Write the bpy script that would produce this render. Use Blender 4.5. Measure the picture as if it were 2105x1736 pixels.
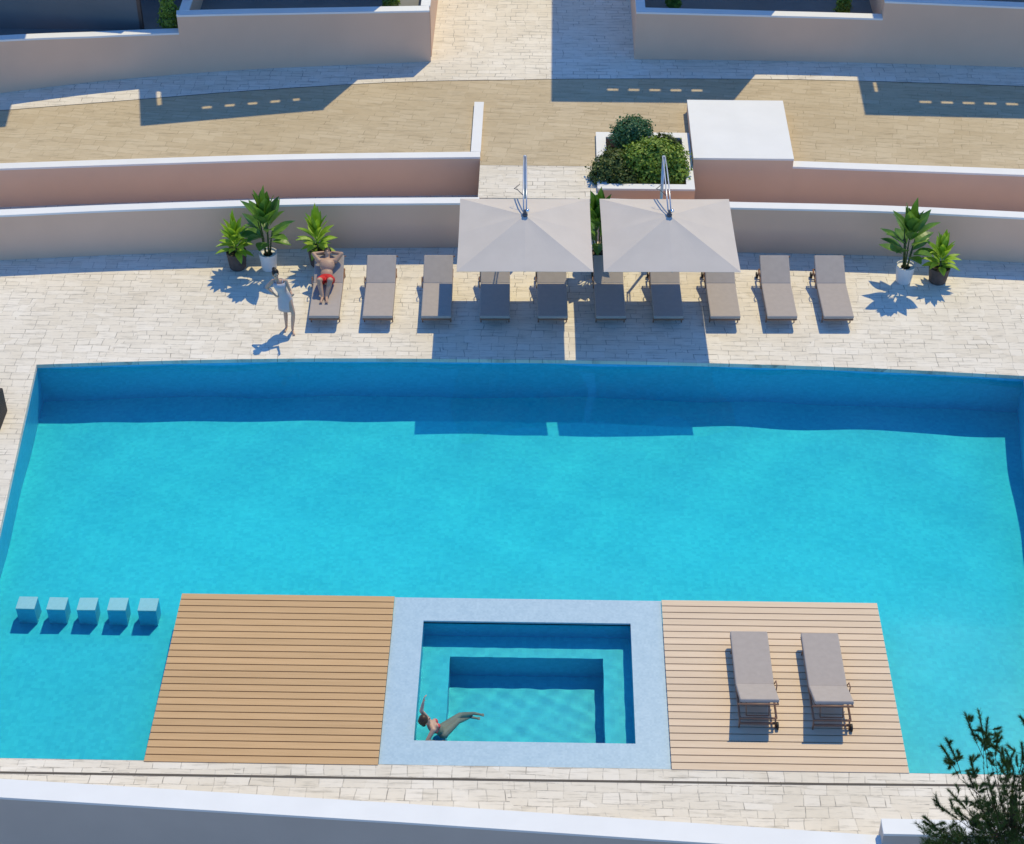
import bpy, bmesh, math, random
from mathutils import Vector, Matrix, Quaternion
from mathutils.geometry import tessellate_polygon
random.seed(7)
S = bpy.context.scene
for o in list(bpy.data.objects): bpy.data.objects.remove(o)
COL = S.collection
R = math.radians
PI = math.pi

# ------------------------------------------------------------------ camera
CAM_H, PITCH, YAW, ROLL, FPX = 24.468, 0.67835, 0.02055, -0.00054, 3783.8
VW, VH = 2105.0, 1736.0                     # size of the survey view of the photograph
cr_ = Vector((math.cos(YAW), math.sin(YAW), 0)); fh_ = Vector((-math.sin(YAW), math.cos(YAW), 0))
fw_ = fh_*math.cos(PITCH) - Vector((0, 0, 1))*math.sin(PITCH); up_ = cr_.cross(fw_)
r2_ = math.cos(ROLL)*cr_ + math.sin(ROLL)*up_; u2_ = -math.sin(ROLL)*cr_ + math.cos(ROLL)*up_
cam = bpy.data.cameras.new('camera'); co = bpy.data.objects.new('camera', cam); COL.objects.link(co)
cam.sensor_width = 36.0; cam.lens = FPX/VW*36.0; cam.clip_start = 0.5; cam.clip_end = 3000
m = Matrix((r2_, u2_, -fw_)).transposed().to_4x4(); m.translation = (0, 0, CAM_H); co.matrix_world = m
S.camera = co
def at(u, v, z=0.0):
    "world x, y of the surveyed image point on the level z"
    d = fw_*FPX + r2_*(u-VW/2) + u2_*(VH/2-v)
    t = (z-CAM_H)/d.z
    return Vector((d.x*t, d.y*t))
def aty(u, v, y):
    d = fw_*FPX + r2_*(u-VW/2) + u2_*(VH/2-v)
    t = y/d.y
    return Vector((d.x*t, y, CAM_H+d.z*t))

# ------------------------------------------------------------------ light
SUN = Vector((0.278, 0.584, 1.0)).normalized()
w = bpy.data.worlds.new("World"); S.world = w; w.use_nodes = True
nt = w.node_tree
sky = nt.nodes.new('ShaderNodeTexSky'); sky.sky_type = 'NISHITA'; sky.sun_disc = False
sky.sun_elevation = math.asin(SUN.z); sky.sun_rotation = math.atan2(SUN.x, SUN.y)
sky.air_density = 1.0; sky.dust_density = 0.0; sky.ozone_density = 10.0
hs = nt.nodes.new('ShaderNodeHueSaturation'); hs.inputs['Saturation'].default_value = 1.10; nt.links.new(sky.outputs[0], hs.inputs['Color'])
nt.links.new(hs.outputs[0], nt.nodes['Background'].inputs[0])
nt.nodes['Background'].inputs[1].default_value = 0.15
L = bpy.data.lights.new('sun', 'SUN'); L.energy = 2.45; L.angle = R(0.5); L.color = (1.0, 0.86, 0.52)
lo = bpy.data.objects.new('sun', L); COL.objects.link(lo)
lo.rotation_euler = SUN.to_track_quat('Z', 'Y').to_euler(); lo.location = (10, 30, 40)
L.cycles.is_caustics_light = True           # sunlight refracts through the real water surface
S.view_settings.view_transform = 'Standard'; S.view_settings.look = 'None'
S.view_settings.exposure = 0.42; S.view_settings.gamma = 1.0
S.cycles.use_denoising = True
S.cycles.max_bounces = 10; S.cycles.diffuse_bounces = 2
S.cycles.sample_clamp_indirect = 6.0

# ------------------------------------------------------------------ materials
def newmat(name):
    m = bpy.data.materials.new(name); m.use_nodes = True
    return m, m.node_tree, m.node_tree.nodes['Principled BSDF']
def N(nt, t, **kw):
    n = nt.nodes.new(t)
    for k, v in kw.items():
        if k in n.inputs.keys(): n.inputs[k].default_value = v
        else: setattr(n, k, v)
    return n
def coords(nt, scale=(1, 1, 1), rot=(0, 0, 0), kind='Object'):
    tc = nt.nodes.new('ShaderNodeTexCoord'); mp = nt.nodes.new('ShaderNodeMapping')
    mp.inputs['Scale'].default_value = scale; mp.inputs['Rotation'].default_value = rot
    nt.links.new(tc.outputs[kind], mp.inputs[0]); return mp.outputs[0]
def mixc(nt, fac, a, b, mode='MIX'):
    n = nt.nodes.new('ShaderNodeMix'); n.data_type = 'RGBA'; n.blend_type = mode
    for s, v in ((0, fac), (6, a), (7, b)):
        if hasattr(v, 'links') or hasattr(v, 'is_output'): nt.links.new(v, n.inputs[s])
        elif s == 0: n.inputs[0].default_value = v
        else: n.inputs[s].default_value = (*v, 1)
    return n.outputs[2]
def ramp(nt, fac, stops):
    n = nt.nodes.new('ShaderNodeValToRGB'); cr = n.color_ramp
    while len(cr.elements) < len(stops): cr.elements.new(0.5)
    for e, (p, c) in zip(cr.elements, stops): e.position = p; e.color = (*c, 1) if len(c) == 3 else c
    nt.links.new(fac, n.inputs[0]); return n.outputs[0]
def noise(nt, vec, scale, detail=3, rough=0.55):
    n = nt.nodes.new('ShaderNodeTexNoise'); n.inputs['Scale'].default_value = scale
    n.inputs['Detail'].default_value = detail; n.inputs['Roughness'].default_value = rough
    nt.links.new(vec, n.inputs['Vector']); return n.outputs[0]
def bump(nt, h, strength, dist, bs):
    b = nt.nodes.new('ShaderNodeBump'); b.inputs['Strength'].default_value = strength; b.inputs['Distance'].default_value = dist
    nt.links.new(h, b.inputs['Height']); nt.links.new(b.outputs[0], bs.inputs['Normal'])
def plain(name, c, rough=0.6, var=0.08, scale=3.0, metal=0.0, spec=0.4, bumpy=0.0):
    m, nt, bs = newmat(name)
    v = coords(nt); f = noise(nt, v, scale, 4)
    lo_ = tuple(max(0, x*(1-var)) for x in c); hi = tuple(min(1, x*(1+var)) for x in c)
    nt.links.new(ramp(nt, f, [(0.3, lo_), (0.7, hi)]), bs.inputs['Base Color'])
    bs.inputs['Roughness'].default_value = rough; bs.inputs['Metallic'].default_value = metal
    bs.inputs['Specular IOR Level'].default_value = spec
    if bumpy: bump(nt, noise(nt, v, scale*12, 3), bumpy, 0.01, bs)
    return m
def paving(name, a, b, c, joint, bw, bh, rot=0.0, jointmix=0.75, streak=0.0, mort=0.012):
    m, nt, bs = newmat(name)
    v = coords(nt, rot=(0, 0, rot))
    # irregular ashlar: rows of differing length, slightly wandering joints
    wob = nt.nodes.new('ShaderNodeTexNoise'); wob.inputs['Scale'].default_value = 0.9; wob.inputs['Detail'].default_value = 2
    nt.links.new(v, wob.inputs['Vector'])
    sub = N(nt, 'ShaderNodeVectorMath', operation='SUBTRACT'); nt.links.new(wob.outputs['Color'], sub.inputs[0]); sub.inputs[1].default_value = (0.5, 0.5, 0.5)
    sc = N(nt, 'ShaderNodeVectorMath', operation='MULTIPLY'); nt.links.new(sub.outputs[0], sc.inputs[0]); sc.inputs[1].default_value = (0.25, 0.10, 0)
    ad = N(nt, 'ShaderNodeVectorMath', operation='ADD'); nt.links.new(v, ad.inputs[0]); nt.links.new(sc.outputs[0], ad.inputs[1])
    def brick(w_, h_, off, sq, freq):
        br = nt.nodes.new('ShaderNodeTexBrick'); br.offset = off; br.offset_frequency = 2; br.squash = sq; br.squash_frequency = freq
        br.inputs['Scale'].default_value = 1.0; br.inputs['Brick Width'].default_value = w_; br.inputs['Row Height'].default_value = h_
        br.inputs['Mortar Size'].default_value = mort; br.inputs['Mortar Smooth'].default_value = 0.3
        br.inputs['Color1'].default_value = (0, 0, 0, 1); br.inputs['Color2'].default_value = (1, 1, 1, 1); br.inputs['Mortar'].default_value = (0.5, 0.5, 0.5, 1)
        nt.links.new(ad.outputs[0], br.inputs['Vector']); return br
    b1 = brick(bw, bh, 0.37, 0.62, 3); b2 = brick(bw*0.61, bh*1.5, 0.5, 1.4, 2)
    msk = nt.nodes.new('ShaderNodeTexVoronoi'); msk.inputs['Scale'].default_value = 0.75; nt.links.new(ad.outputs[0], msk.inputs['Vector'])
    sep = nt.nodes.new('ShaderNodeSeparateColor'); nt.links.new(msk.outputs['Color'], sep.inputs[0])
    st = N(nt, 'ShaderNodeMath', operation='GREATER_THAN'); nt.links.new(sep.outputs[0], st.inputs[0]); st.inputs[1].default_value = 0.55
    tone = mixc(nt, st.outputs[0], b1.outputs['Color'], b2.outputs['Color'])
    seam = N(nt, 'ShaderNodeMix'); seam.data_type = 'FLOAT'
    nt.links.new(st.outputs[0], seam.inputs[0]); nt.links.new(b1.outputs['Fac'], seam.inputs[2]); nt.links.new(b2.outputs['Fac'], seam.inputs[3])
    stone = ramp(nt, tone, [(0.0, a), (0.5, b), (1.0, c)])
    mott = noise(nt, v, 5.0, 5, 0.65)
    stone = mixc(nt, 0.45, stone, ramp(nt, mott, [(0.3, tuple(x*0.86 for x in b)), (0.7, tuple(min(1, x*1.08) for x in b))]))
    big = noise(nt, v, 0.35, 2)
    stone = mixc(nt, 0.35, stone, ramp(nt, big, [(0.35, a), (0.65, c)]))
    if streak:
        vs = coords(nt, scale=(0.9, 9, 1), rot=(0, 0, rot)); s1 = noise(nt, vs, 1.6, 4, 0.7)
        stone = mixc(nt, ramp(nt, s1, [(0.52, (0, 0, 0)), (0.72, (streak,)*3)]), stone, tuple(x*0.45 for x in a))
    # joints show broken, some deep some filled
    brk = noise(nt, v, 2.6, 4, 0.7)
    bm_ = ramp(nt, brk, [(0.42, (0.06,)*3), (0.66, (1,)*3)])
    ml = N(nt, 'ShaderNodeMath', operation='MULTIPLY'); nt.links.new(seam.outputs[0], ml.inputs[0]); nt.links.new(bm_, ml.inputs[1])
    m2 = N(nt, 'ShaderNodeMath', operation='MULTIPLY'); nt.links.new(ml.outputs[0], m2.inputs[0]); m2.inputs[1].default_value = jointmix
    nt.links.new(mixc(nt, m2.outputs[0], stone, joint), bs.inputs['Base Color'])
    bs.inputs['Roughness'].default_value = 0.8; bs.inputs['Specular IOR Level'].default_value = 0.2
    inv = N(nt, 'ShaderNodeMath', operation='MULTIPLY_ADD'); nt.links.new(ml.outputs[0], inv.inputs[0]); inv.inputs[1].default_value = -1; nt.links.new(mott, inv.inputs[2])
    bump(nt, inv.outputs[0], 0.35, 0.01, bs)
    return m
def mosaic(name, a, b, scale=22.0, rough=0.35):
    m, nt, bs = newmat(name)
    v = coords(nt)
    vo = nt.nodes.new('ShaderNodeTexVoronoi'); vo.inputs['Scale'].default_value = scale; vo.inputs['Randomness'].default_value = 0.15
    nt.links.new(v, vo.inputs['Vector']); sp = nt.nodes.new('ShaderNodeSeparateColor'); nt.links.new(vo.outputs['Color'], sp.inputs[0])
    f2 = noise(nt, v, 4.5, 5, 0.7)
    c1 = ramp(nt, sp.outputs[0], [(0.0, a), (1.0, b)])
    c2 = ramp(nt, f2, [(0.3, a), (0.7, b)])
    nt.links.new(mixc(nt, 0.5, c1, c2), bs.inputs['Base Color'])
    bs.inputs['Roughness'].default_value = rough; bs.inputs['Specular IOR Level'].default_value = 0.25
    return m
def wood(name, a, b, c, rough=0.55):
    m, nt, bs = newmat(name)
    v = coords(nt, scale=(0.5, 9, 9)); g = noise(nt, v, 2.2, 5, 0.65)
    col = ramp(nt, g, [(0.25, a), (0.5, b), (0.8, c)])
    gi = nt.nodes.new('ShaderNodeNewGeometry')
    col2 = ramp(nt, gi.outputs['Random Per Island'], [(0.0, tuple(x*0.88 for x in b)), (1.0, tuple(x*1.1 for x in b))])
    nt.links.new(mixc(nt, 0.5, col, col2), bs.inputs['Base Color'])
    bs.inputs['Roughness'].default_value = rough; bs.inputs['Specular IOR Level'].default_value = 0.25
    return m
def leafmat(name, a, b, c, trans=0.25, rough=0.45):
    m, nt, bs = newmat(name)
    gi = nt.nodes.new('ShaderNodeNewGeometry')
    n = noise(nt, coords(nt), 3.0, 2)
    col = mixc(nt, 0.5, ramp(nt, gi.outputs['Random Per Island'], [(0.0, a), (0.5, b), (1.0, c)]), ramp(nt, n, [(0.35, a), (0.65, c)]))
    nt.links.new(col, bs.inputs['Base Color']); bs.inputs['Roughness'].default_value = rough
    bs.inputs['Specular IOR Level'].default_value = 0.35
    tr = nt.nodes.new('ShaderNodeBsdfTranslucent'); nt.links.new(mixc(nt, 1.0, col, (1.0, 1.0, 0.35), 'MULTIPLY'), tr.inputs[0])
    mx = nt.nodes.new('ShaderNodeMixShader'); mx.inputs[0].default_value = trans
    out = nt.nodes['Material Output']
    nt.links.new(bs.outputs[0], mx.inputs[1]); nt.links.new(tr.outputs[0], mx.inputs[2]); nt.links.new(mx.outputs[0], out.inputs[0])
    return m
M = {}
M['pave'] = paving('pale_limestone', (0.70, 0.62, 0.50), (0.79, 0.715, 0.60), (0.88, 0.82, 0.73), (0.24, 0.21, 0.18), 0.46, 0.17, 0.0, 0.85, 0.6, 0.010)
M['tan'] = paving('tan_stone', (0.48, 0.375, 0.235), (0.56, 0.45, 0.295), (0.64, 0.53, 0.37), (0.22, 0.165, 0.10), 0.62, 0.16, R(9), 0.6, 0.5, 0.010)
M['white'] = plain('white_render', (0.80, 0.795, 0.785), 0.7, 0.03, 1.2)
M['stucco'] = plain('pink_beige_render', (0.76, 0.51, 0.365), 0.85, 0.035, 0.8, bumpy=0.15)
M['grey_render'] = plain('grey_white_render', (0.57, 0.48, 0.42), 0.85, 0.05, 0.7, bumpy=0.12)
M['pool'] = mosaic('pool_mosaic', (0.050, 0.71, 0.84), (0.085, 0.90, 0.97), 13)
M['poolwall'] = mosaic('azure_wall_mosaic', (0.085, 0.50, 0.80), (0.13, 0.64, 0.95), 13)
M['spa'] = mosaic('pale_blue_mosaic', (0.36, 0.50, 0.60), (0.47, 0.61, 0.70), 26, 0.3)
M['stool'] = mosaic('stool_mosaic', (0.70, 0.80, 0.82), (0.84, 0.90, 0.92), 26, 0.4)
M['deckL'] = wood('warm_teak', (0.47, 0.29, 0.14), (0.585, 0.37, 0.185), (0.68, 0.44, 0.235))
M['deckR'] = wood('pale_teak', (0.60, 0.45, 0.31), (0.71, 0.54, 0.385), (0.78, 0.62, 0.46))
M['deckunder'] = plain('dark_underside', (0.05, 0.03, 0.02), 0.9)
M['cushion'] = plain('taupe_fabric', (0.425, 0.37, 0.335), 0.95, 0.04, 9, spec=0.1, bumpy=0.1)
M['frame'] = plain('taupe_metal', (0.27, 0.14, 0.085), 0.45, 0.05, spec=0.5)
M['rubber'] = plain('black_rubber', (0.015, 0.015, 0.017), 0.6)
M['canopy'] = plain('grey_canvas', (0.60, 0.54, 0.49), 0.9, 0.03, 2.0, spec=0.1)
M['mast'] = plain('light_aluminium', (0.55, 0.56, 0.60), 0.35, 0.03, metal=0.6)
M['darkmetal'] = plain('dark_metal', (0.10, 0.10, 0.11), 0.45)
M['chrome'] = plain('bright_cap', (0.85, 0.87, 0.9), 0.15, 0.01, metal=1.0)
M['potw'] = plain('white_pot_glaze', (0.72, 0.71, 0.70), 0.5, 0.04, 5)
M['potd'] = plain('dark_clay', (0.10, 0.075, 0.065), 0.75, 0.3, 7)
M['soil'] = plain('soil', (0.045, 0.030, 0.020), 0.95, 0.4, 20)
M['leafL'] = leafmat('light_leaf', (0.16, 0.36, 0.02), (0.30, 0.52, 0.04), (0.50, 0.66, 0.09), 0.3)
M['leafD'] = leafmat('dark_leaf', (0.03, 0.11, 0.028), (0.08, 0.22, 0.04), (0.24, 0.42, 0.06), 0.28, 0.35)
M['bushA'] = leafmat('bluish_bush_leaf', (0.035, 0.12, 0.055), (0.07, 0.19, 0.09), (0.13, 0.25, 0.09))
M['bushB'] = leafmat('yellow_green_leaf', (0.09, 0.18, 0.025), (0.20, 0.32, 0.04), (0.40, 0.52, 0.075))
M['bushC'] = leafmat('olive_leaf', (0.04, 0.08, 0.018), (0.09, 0.14, 0.032), (0.17, 0.21, 0.05))
M['pine'] = leafmat('pine_needle', (0.022, 0.06, 0.016), (0.05, 0.11, 0.025), (0.11, 0.18, 0.04), 0.15)
M['bark'] = plain('bark', (0.07, 0.045, 0.03), 0.9, 0.35, 12)
M['stem'] = plain('green_stem', (0.06, 0.09, 0.025), 0.6, 0.2, 9)
M['earth'] = plain('dry_ground', (0.30, 0.26, 0.19), 0.95, 0.2, 0.2)
M['slot'] = plain('drain_slot', (0.10, 0.085, 0.07), 0.8)
M['terr'] = plain('terrace_tile', (0.20, 0.20, 0.20), 0.7, 0.08, 1.5)
M['villa'] = plain('villa_render', (0.70, 0.68, 0.66), 0.8, 0.03, 0.6)
M['grey_wall'] = plain('dark_cladding', (0.16, 0.17, 0.18), 0.8, 0.06, 0.8)
M['brown'] = plain('brown_panel', (0.12, 0.08, 0.065), 0.7)
M['glass'] = plain('dark_glass', (0.02, 0.04, 0.07), 0.08, 0.02, spec=0.8)
M['skin'] = plain('skin', (0.55, 0.36, 0.26), 0.55, 0.06, 6)
M['skinm'] = plain('tanned_skin', (0.50, 0.31, 0.21), 0.55, 0.06, 6)
M['hair'] = plain('black_hair', (0.012, 0.009, 0.008), 0.5, 0.2, 30)
M['hairb'] = plain('brown_hair', (0.05, 0.028, 0.014), 0.5, 0.25, 30)
M['dress'] = plain('white_dress', (0.50, 0.47, 0.50), 0.85, 0.04, 10)
M['red'] = plain('red_fabric', (0.55, 0.02, 0.02), 0.8, 0.12, 9)
M['coral'] = plain('coral_fabric', (0.62, 0.08, 0.09), 0.8, 0.1, 9)
M['wicker'] = plain('black_wicker', (0.025, 0.023, 0.022), 0.6, 0.3, 40, bumpy=0.6)
# water: real refracting surface
wm = bpy.data.materials.new('water'); wm.use_nodes = True; nt = wm.node_tree; nt.nodes.clear()
g = nt.nodes.new('ShaderNodeBsdfGlass'); g.inputs['IOR'].default_value = 1.33; g.inputs['Roughness'].default_value = 0.0
g.inputs['Color'].default_value = (0.76, 0.97, 0.995, 1)
out = nt.nodes.new('ShaderNodeOutputMaterial'); nt.links.new(g.outputs[0], out.inputs[0]); M['water'] = wm

# ------------------------------------------------------------------ helpers
def bmnew(): return bmesh.new()
def obj(name, bm, mat, parent=None, smooth=False, bevel=0.0):
    me = bpy.data.meshes.new(name)
    if isinstance(bm, tuple): me.from_pydata(bm[0], [], bm[1]); me.update()
    else:
        bmesh.ops.recalc_face_normals(bm, faces=bm.faces) if not getattr(bm, 'nofix', False) else None
        bm.to_mesh(me); bm.free()
    mats = mat if isinstance(mat, (list, tuple)) else [mat]
    for q in mats: me.materials.append(q)
    if smooth:
        for p in me.polygons: p.use_smooth = True
    o = bpy.data.objects.new(name, me); COL.objects.link(o)
    if parent: o.parent = parent
    if bevel:
        b = o.modifiers.new('bevel', 'BEVEL'); b.width = bevel; b.segments = 2; b.limit_method = 'ANGLE'
    return o
def thing(name, label, cat, loc=(0, 0, 0), rot=0.0, group=None):
    o = bpy.data.objects.new(name, None); COL.objects.link(o); o.empty_display_size = 0.2
    o.location = loc; o.rotation_euler = (0, 0, rot); o['label'] = label; o['category'] = cat
    if group: o['group'] = group
    return o
def tag(o, label, cat, group=None):
    o['label'] = label; o['category'] = cat
    if group: o['group'] = group
    return o
def struct(o): o['kind'] = 'structure'; return o
def box(bm, x0, x1, y0, y1, z0, z1, M4=None):
    vs = [bm.verts.new(p) for p in ((x0,y0,z0),(x1,y0,z0),(x1,y1,z0),(x0,y1,z0),(x0,y0,z1),(x1,y0,z1),(x1,y1,z1),(x0,y1,z1))]
    if M4 is not None:
        for v in vs: v.co = M4 @ v.co
    for f in ((3,2,1,0),(4,5,6,7),(0,1,5,4),(1,2,6,5),(2,3,7,6),(3,0,4,7)): bm.faces.new([vs[i] for i in f])
def prism(bm, pts, z0, z1):
    "vertical prism over a plan polygon; z1 may be a list"
    n = len(pts); zt = z1 if isinstance(z1, (list, tuple)) else [z1]*n
    a = [bm.verts.new((p[0], p[1], z0)) for p in pts]; b = [bm.verts.new((p[0], p[1], z)) for p, z in zip(pts, zt)]
    for i in range(n):
        j = (i+1) % n; bm.faces.new((a[i], a[j], b[j], b[i]))
    tri = tessellate_polygon([[Vector((p[0], p[1], 0)) for p in pts]])
    for t in tri:
        bm.faces.new([b[i] for i in t]); bm.faces.new([a[i] for i in t])
def frame_of(d):
    d = Vector(d).normalized(); h = Vector((0, 0, 1)) if abs(d.z) < 0.9 else Vector((1, 0, 0))
    a = d.cross(h).normalized(); return a, d.cross(a).normalized()
def tube(bm, pts, rads, seg=8, caps=True):
    pts = [Vector(p) for p in pts]
    if not isinstance(rads, (list, tuple)): rads = [rads]*len(pts)
    rings = []; prev = None
    for i, p in enumerate(pts):
        d = (pts[min(i+1, len(pts)-1)]-pts[max(i-1, 0)]).normalized()
        if prev is None: a, b = frame_of(d)
        else:
            a = (prev - d*prev.dot(d)).normalized(); b = d.cross(a)
        prev = a
        rings.append([bm.verts.new(p+(a*math.cos(2*PI*k/seg)+b*math.sin(2*PI*k/seg))*rads[i]) for k in range(seg)])
    for r0, r1 in zip(rings, rings[1:]):
        for k in range(seg): bm.faces.new((r0[k], r0[(k+1) % seg], r1[(k+1) % seg], r1[k]))
    if caps: bm.faces.new(rings[0][::-1]); bm.faces.new(rings[-1])
def lathe(bm, prof, seg=24, c=(0, 0, 0)):
    rings = [[bm.verts.new((c[0]+r*math.cos(2*PI*k/seg), c[1]+r*math.sin(2*PI*k/seg), c[2]+z)) for k in range(seg)] for r, z in prof]
    for r0, r1 in zip(rings, rings[1:]):
        for k in range(seg): bm.faces.new((r0[k], r0[(k+1) % seg], r1[(k+1) % seg], r1[k]))
    bm.faces.new(rings[0][::-1]); bm.faces.new(rings[-1])
def sheet(name, outline, holes, z, mat, parent=None):
    loops = [[Vector((p[0], p[1], 0)) for p in outline]] + [[Vector((p[0], p[1], 0)) for p in h] for h in holes]
    tri = tessellate_polygon(loops); flat = [p for l in loops for p in l]
    vs = [(p.x, p.y, z) for p in flat]; fs = []
    for t in tri:
        a, b, c = (flat[i] for i in t)
        fs.append(tuple(t) if (b-a).cross(c-a).z > 0 else tuple(t[::-1]))
    return obj(name, (vs, fs), mat, parent)
def copy_tree(o, parent=None):
    c = o.copy(); COL.objects.link(c); c.parent = parent
    for ch in list(o.children): copy_tree(ch, c)
    return c
def offset(pts, d):
    "plan polyline moved to its left by d"
    res = []
    for i, p in enumerate(pts):
        a = Vector(pts[max(i-1, 0)]); b = Vector(pts[min(i+1, len(pts)-1)])
        t = (b-a).normalized(); res.append(Vector(p)+Vector((-t.y, t.x))*d)
    return res
def smoothline(pts, n=6):
    "Catmull-Rom through plan points"
    P = [Vector(p) for p in pts]; P = [P[0]*2-P[1]]+P+[P[-1]*2-P[-2]]; res = []
    for i in range(1, len(P)-2):
        for k in range(n):
            t = k/n; a, b, c, d = P[i-1:i+3]
            res.append(0.5*((2*b)+(c-a)*t+(2*a-5*b+4*c-d)*t*t+(3*b-a-3*c+d)*t**3))
    res.append(P[-2]); return res
def wall(name, label, pts, z0, tops, th, cat='wall', body=None, cap=None, capth=0.05, group=None):
    "wall whose near face follows pts; the white coping is a child"
    n = len(pts); tops = tops if isinstance(tops, (list, tuple)) else [tops]*n
    t = thing(name, label, cat, (pts[n//2][0], pts[n//2][1], z0), 0, group)
    off = Vector(t.location)
    back = offset(pts, th)
    bm = bmnew(); ring = [Vector(p)-off.xy for p in pts] + [Vector(p)-off.xy for p in back[::-1]]
    def strip(bm, f, b, za, zb):
        A = [[bm.verts.new((p[0]-off.x, p[1]-off.y, z-off.z)) for p, z in zip(q, zz)] for q, zz in ((f, za), (b, za), (f, zb), (b, zb))]
        for i in range(len(f)-1):
            bm.faces.new((A[0][i], A[0][i+1], A[2][i+1], A[2][i])); bm.faces.new((A[1][i+1], A[1][i], A[3][i], A[3][i+1]))
            bm.faces.new((A[2][i], A[2][i+1], A[3][i+1], A[3][i])); bm.faces.new((A[0][i+1], A[0][i], A[1][i], A[1][i+1]))
        bm.faces.new((A[0][0], A[2][0], A[3][0], A[1][0])); bm.faces.new((A[0][-1], A[1][-1], A[3][-1], A[2][-1]))
    strip(bm, pts, back, [z0]*n, [z-capth for z in tops]); obj('wall_face', bm, body or M['stucco'], t)
    f2 = offset(pts, -0.004); b2 = offset(pts, th+0.004); bm = bmnew()
    d0 = (Vector(pts[0])-Vector(pts[1])).normalized()*0.004; d1 = (Vector(pts[-1])-Vector(pts[-2])).normalized()*0.004
    f2[0] += d0; b2[0] += d0; f2[-1] += d1; b2[-1] += d1
    strip(bm, f2, b2, [z-capth for z in tops], tops); obj('coping', bm, cap or M['white'], t)
    return t

T = 1.0           # level of the upper path above the pool terrace
# ------------------------------------------------------------------ ground
struct(sheet('ground', [(-900, -300), (900, -300), (900, 1500), (-900, 1500)], [], -3.2, M['earth']))
back = smoothline([at(u, v, 0) for u, v in ((75,750),(300,743),(560,738),(800,737.5),(1180,741),(1460,747),(1800,758),(2106,773.2))], 5)
pl = [back[0], (-10.15, 20.93)]
pr = [back[-1], (8.95, 20.90)]
poolring = [Vector(p) for p in pl] + [Vector(p) for p in pr[::-1]] + list(back[::-1])[1:-1]
fedge = [at(u, v, 0.5)+Vector((0, 0.15)) for u, v in ((-700,1600),(0,1639),(822,1690),(1352,1726),(1830,1758),(2700,1800))]
struct(sheet('pool_terrace', [tuple(p) for p in fedge]+[(19, 39.6), (-19, 39.6)], [[tuple(p) for p in poolring]], 0.0, M['pave']))
tanline = smoothline([at(u, v, T) for u, v in ((-180,242),(0,228),(100,220),(300,204),(500,188),(725,174),(880,167.5),(1052,165),(1180,163),(1500,163),(1760,167),(2105,178),(2290,186))], 4)
w2L = smoothline([at(u, v, 1.1) for u, v in ((-260,357),(0,347),(300,337),(600,328),(987,323))], 4)
w2R = smoothline([at(u, v, 1.1) for u, v in ((1630,343),(1800,349),(2105,360),(2400,373))], 4)
LX = w2L[-1].x; PX0, PX1, PY0, PY1 = 1.28, 3.62, 37.97, 40.65
BX0, BX1, BY0, BY1 = 3.63, w2R[0].x, w2R[0].y, 41.9
front = [tuple(p) for p in offset(w2L, 0.12)] + [(LX+0.002, 39.16), (PX0, 39.16), (PX0, PY1-0.1), (BX0-0.1, PY1-0.1), (BX0+0.1, BY0+0.1)] + [tuple(p) for p in offset(w2R, 0.12)]
struct(sheet('upper_path', front+[tuple(p) for p in tanline[::-1]], [], T, M['tan']))
struct(sheet('upper_paving', [tuple(p) for p in tanline]+[(19, 60), (-19, 60)], [], T-0.004, M['pave']))
# landing and steps between the walls
bm = bmnew(); box(bm, LX+0.002, PX0-0.002, 37.66, 39.16, 0.004, T-0.004)
for k in range(4): box(bm, LX+0.002, PX0-0.002, 37.66-0.22*(k+1), 37.66-0.22*k-0.001, 0.004, T-0.2*(k+1))
struct(obj('steps', bm, M['pave']))
# thin joint line where path and paving meet
j0 = offset(tanline, -0.012); j1 = offset(tanline, 0.012)
vs = [(p[0], p[1], T+0.004) for p in j0]+[(p[0], p[1], T+0.004) for p in j1]; n = len(j0)
struct(obj('path_joint', (vs, [(i, i+1, n+i+1, n+i) for i in range(n-1)]), M['slot']))
# drain slot along the pool front
bm = bmnew(); pts = [at(u, v, 0) for u, v in ((-200,1586),(0,1588.5),(1000,1603.5),(1700,1612.5),(2105,1616),(2300,1618))]
a = offset(pts, -0.024); b = offset(pts, 0.024); n = len(a)
struct(obj('drain_channel', ([(p[0], p[1], 0.004) for p in a]+[(p[0], p[1], 0.004) for p in b], [(i, i+1, n+i+1, n+i) for i in range(n-1)]), M['slot']))

# ------------------------------------------------------------------ pool
WZ = -0.13
def floorz(y):
    q = min(1.0, max(0.0, (y-24.9)/7.5)); q = q*q*(3-2*q)*0.6+q*0.4
    return -0.86-0.90*q
caustic_recv = []
n = len(poolring); ns = 8
vs = []; fs = []
for p in poolring:
    fz = floorz(p.y)
    for k in range(ns+1): vs.append((p.x, p.y, -0.002+(fz)*k/ns))
for i in range(n):
    j = (i+1) % n
    for k in range(ns): fs.append((i*(ns+1)+k, i*(ns+1)+k+1, j*(ns+1)+k+1, j*(ns+1)+k))
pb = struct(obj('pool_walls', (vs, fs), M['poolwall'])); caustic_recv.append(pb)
fy = [20.5, 24.95]+[24.95+k*8.4/20 for k in range(1, 21)]
vs = [(x_, y_, floorz(y_)) for y_ in fy for x_ in (-12, -6.7, 6.3, 12)]; fs = []
for i in range(len(fy)-1):
    for c in range(3):
        if i == 0 and c == 1: continue          # decks and hot tub stand here
        a = 4*i+c; fs.append((a, a+1, a+5, a+4))
flo = obj('pool_floor', (vs, fs), M['pool'], smooth=True)
struct(flo); caustic_recv.append(flo)
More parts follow.
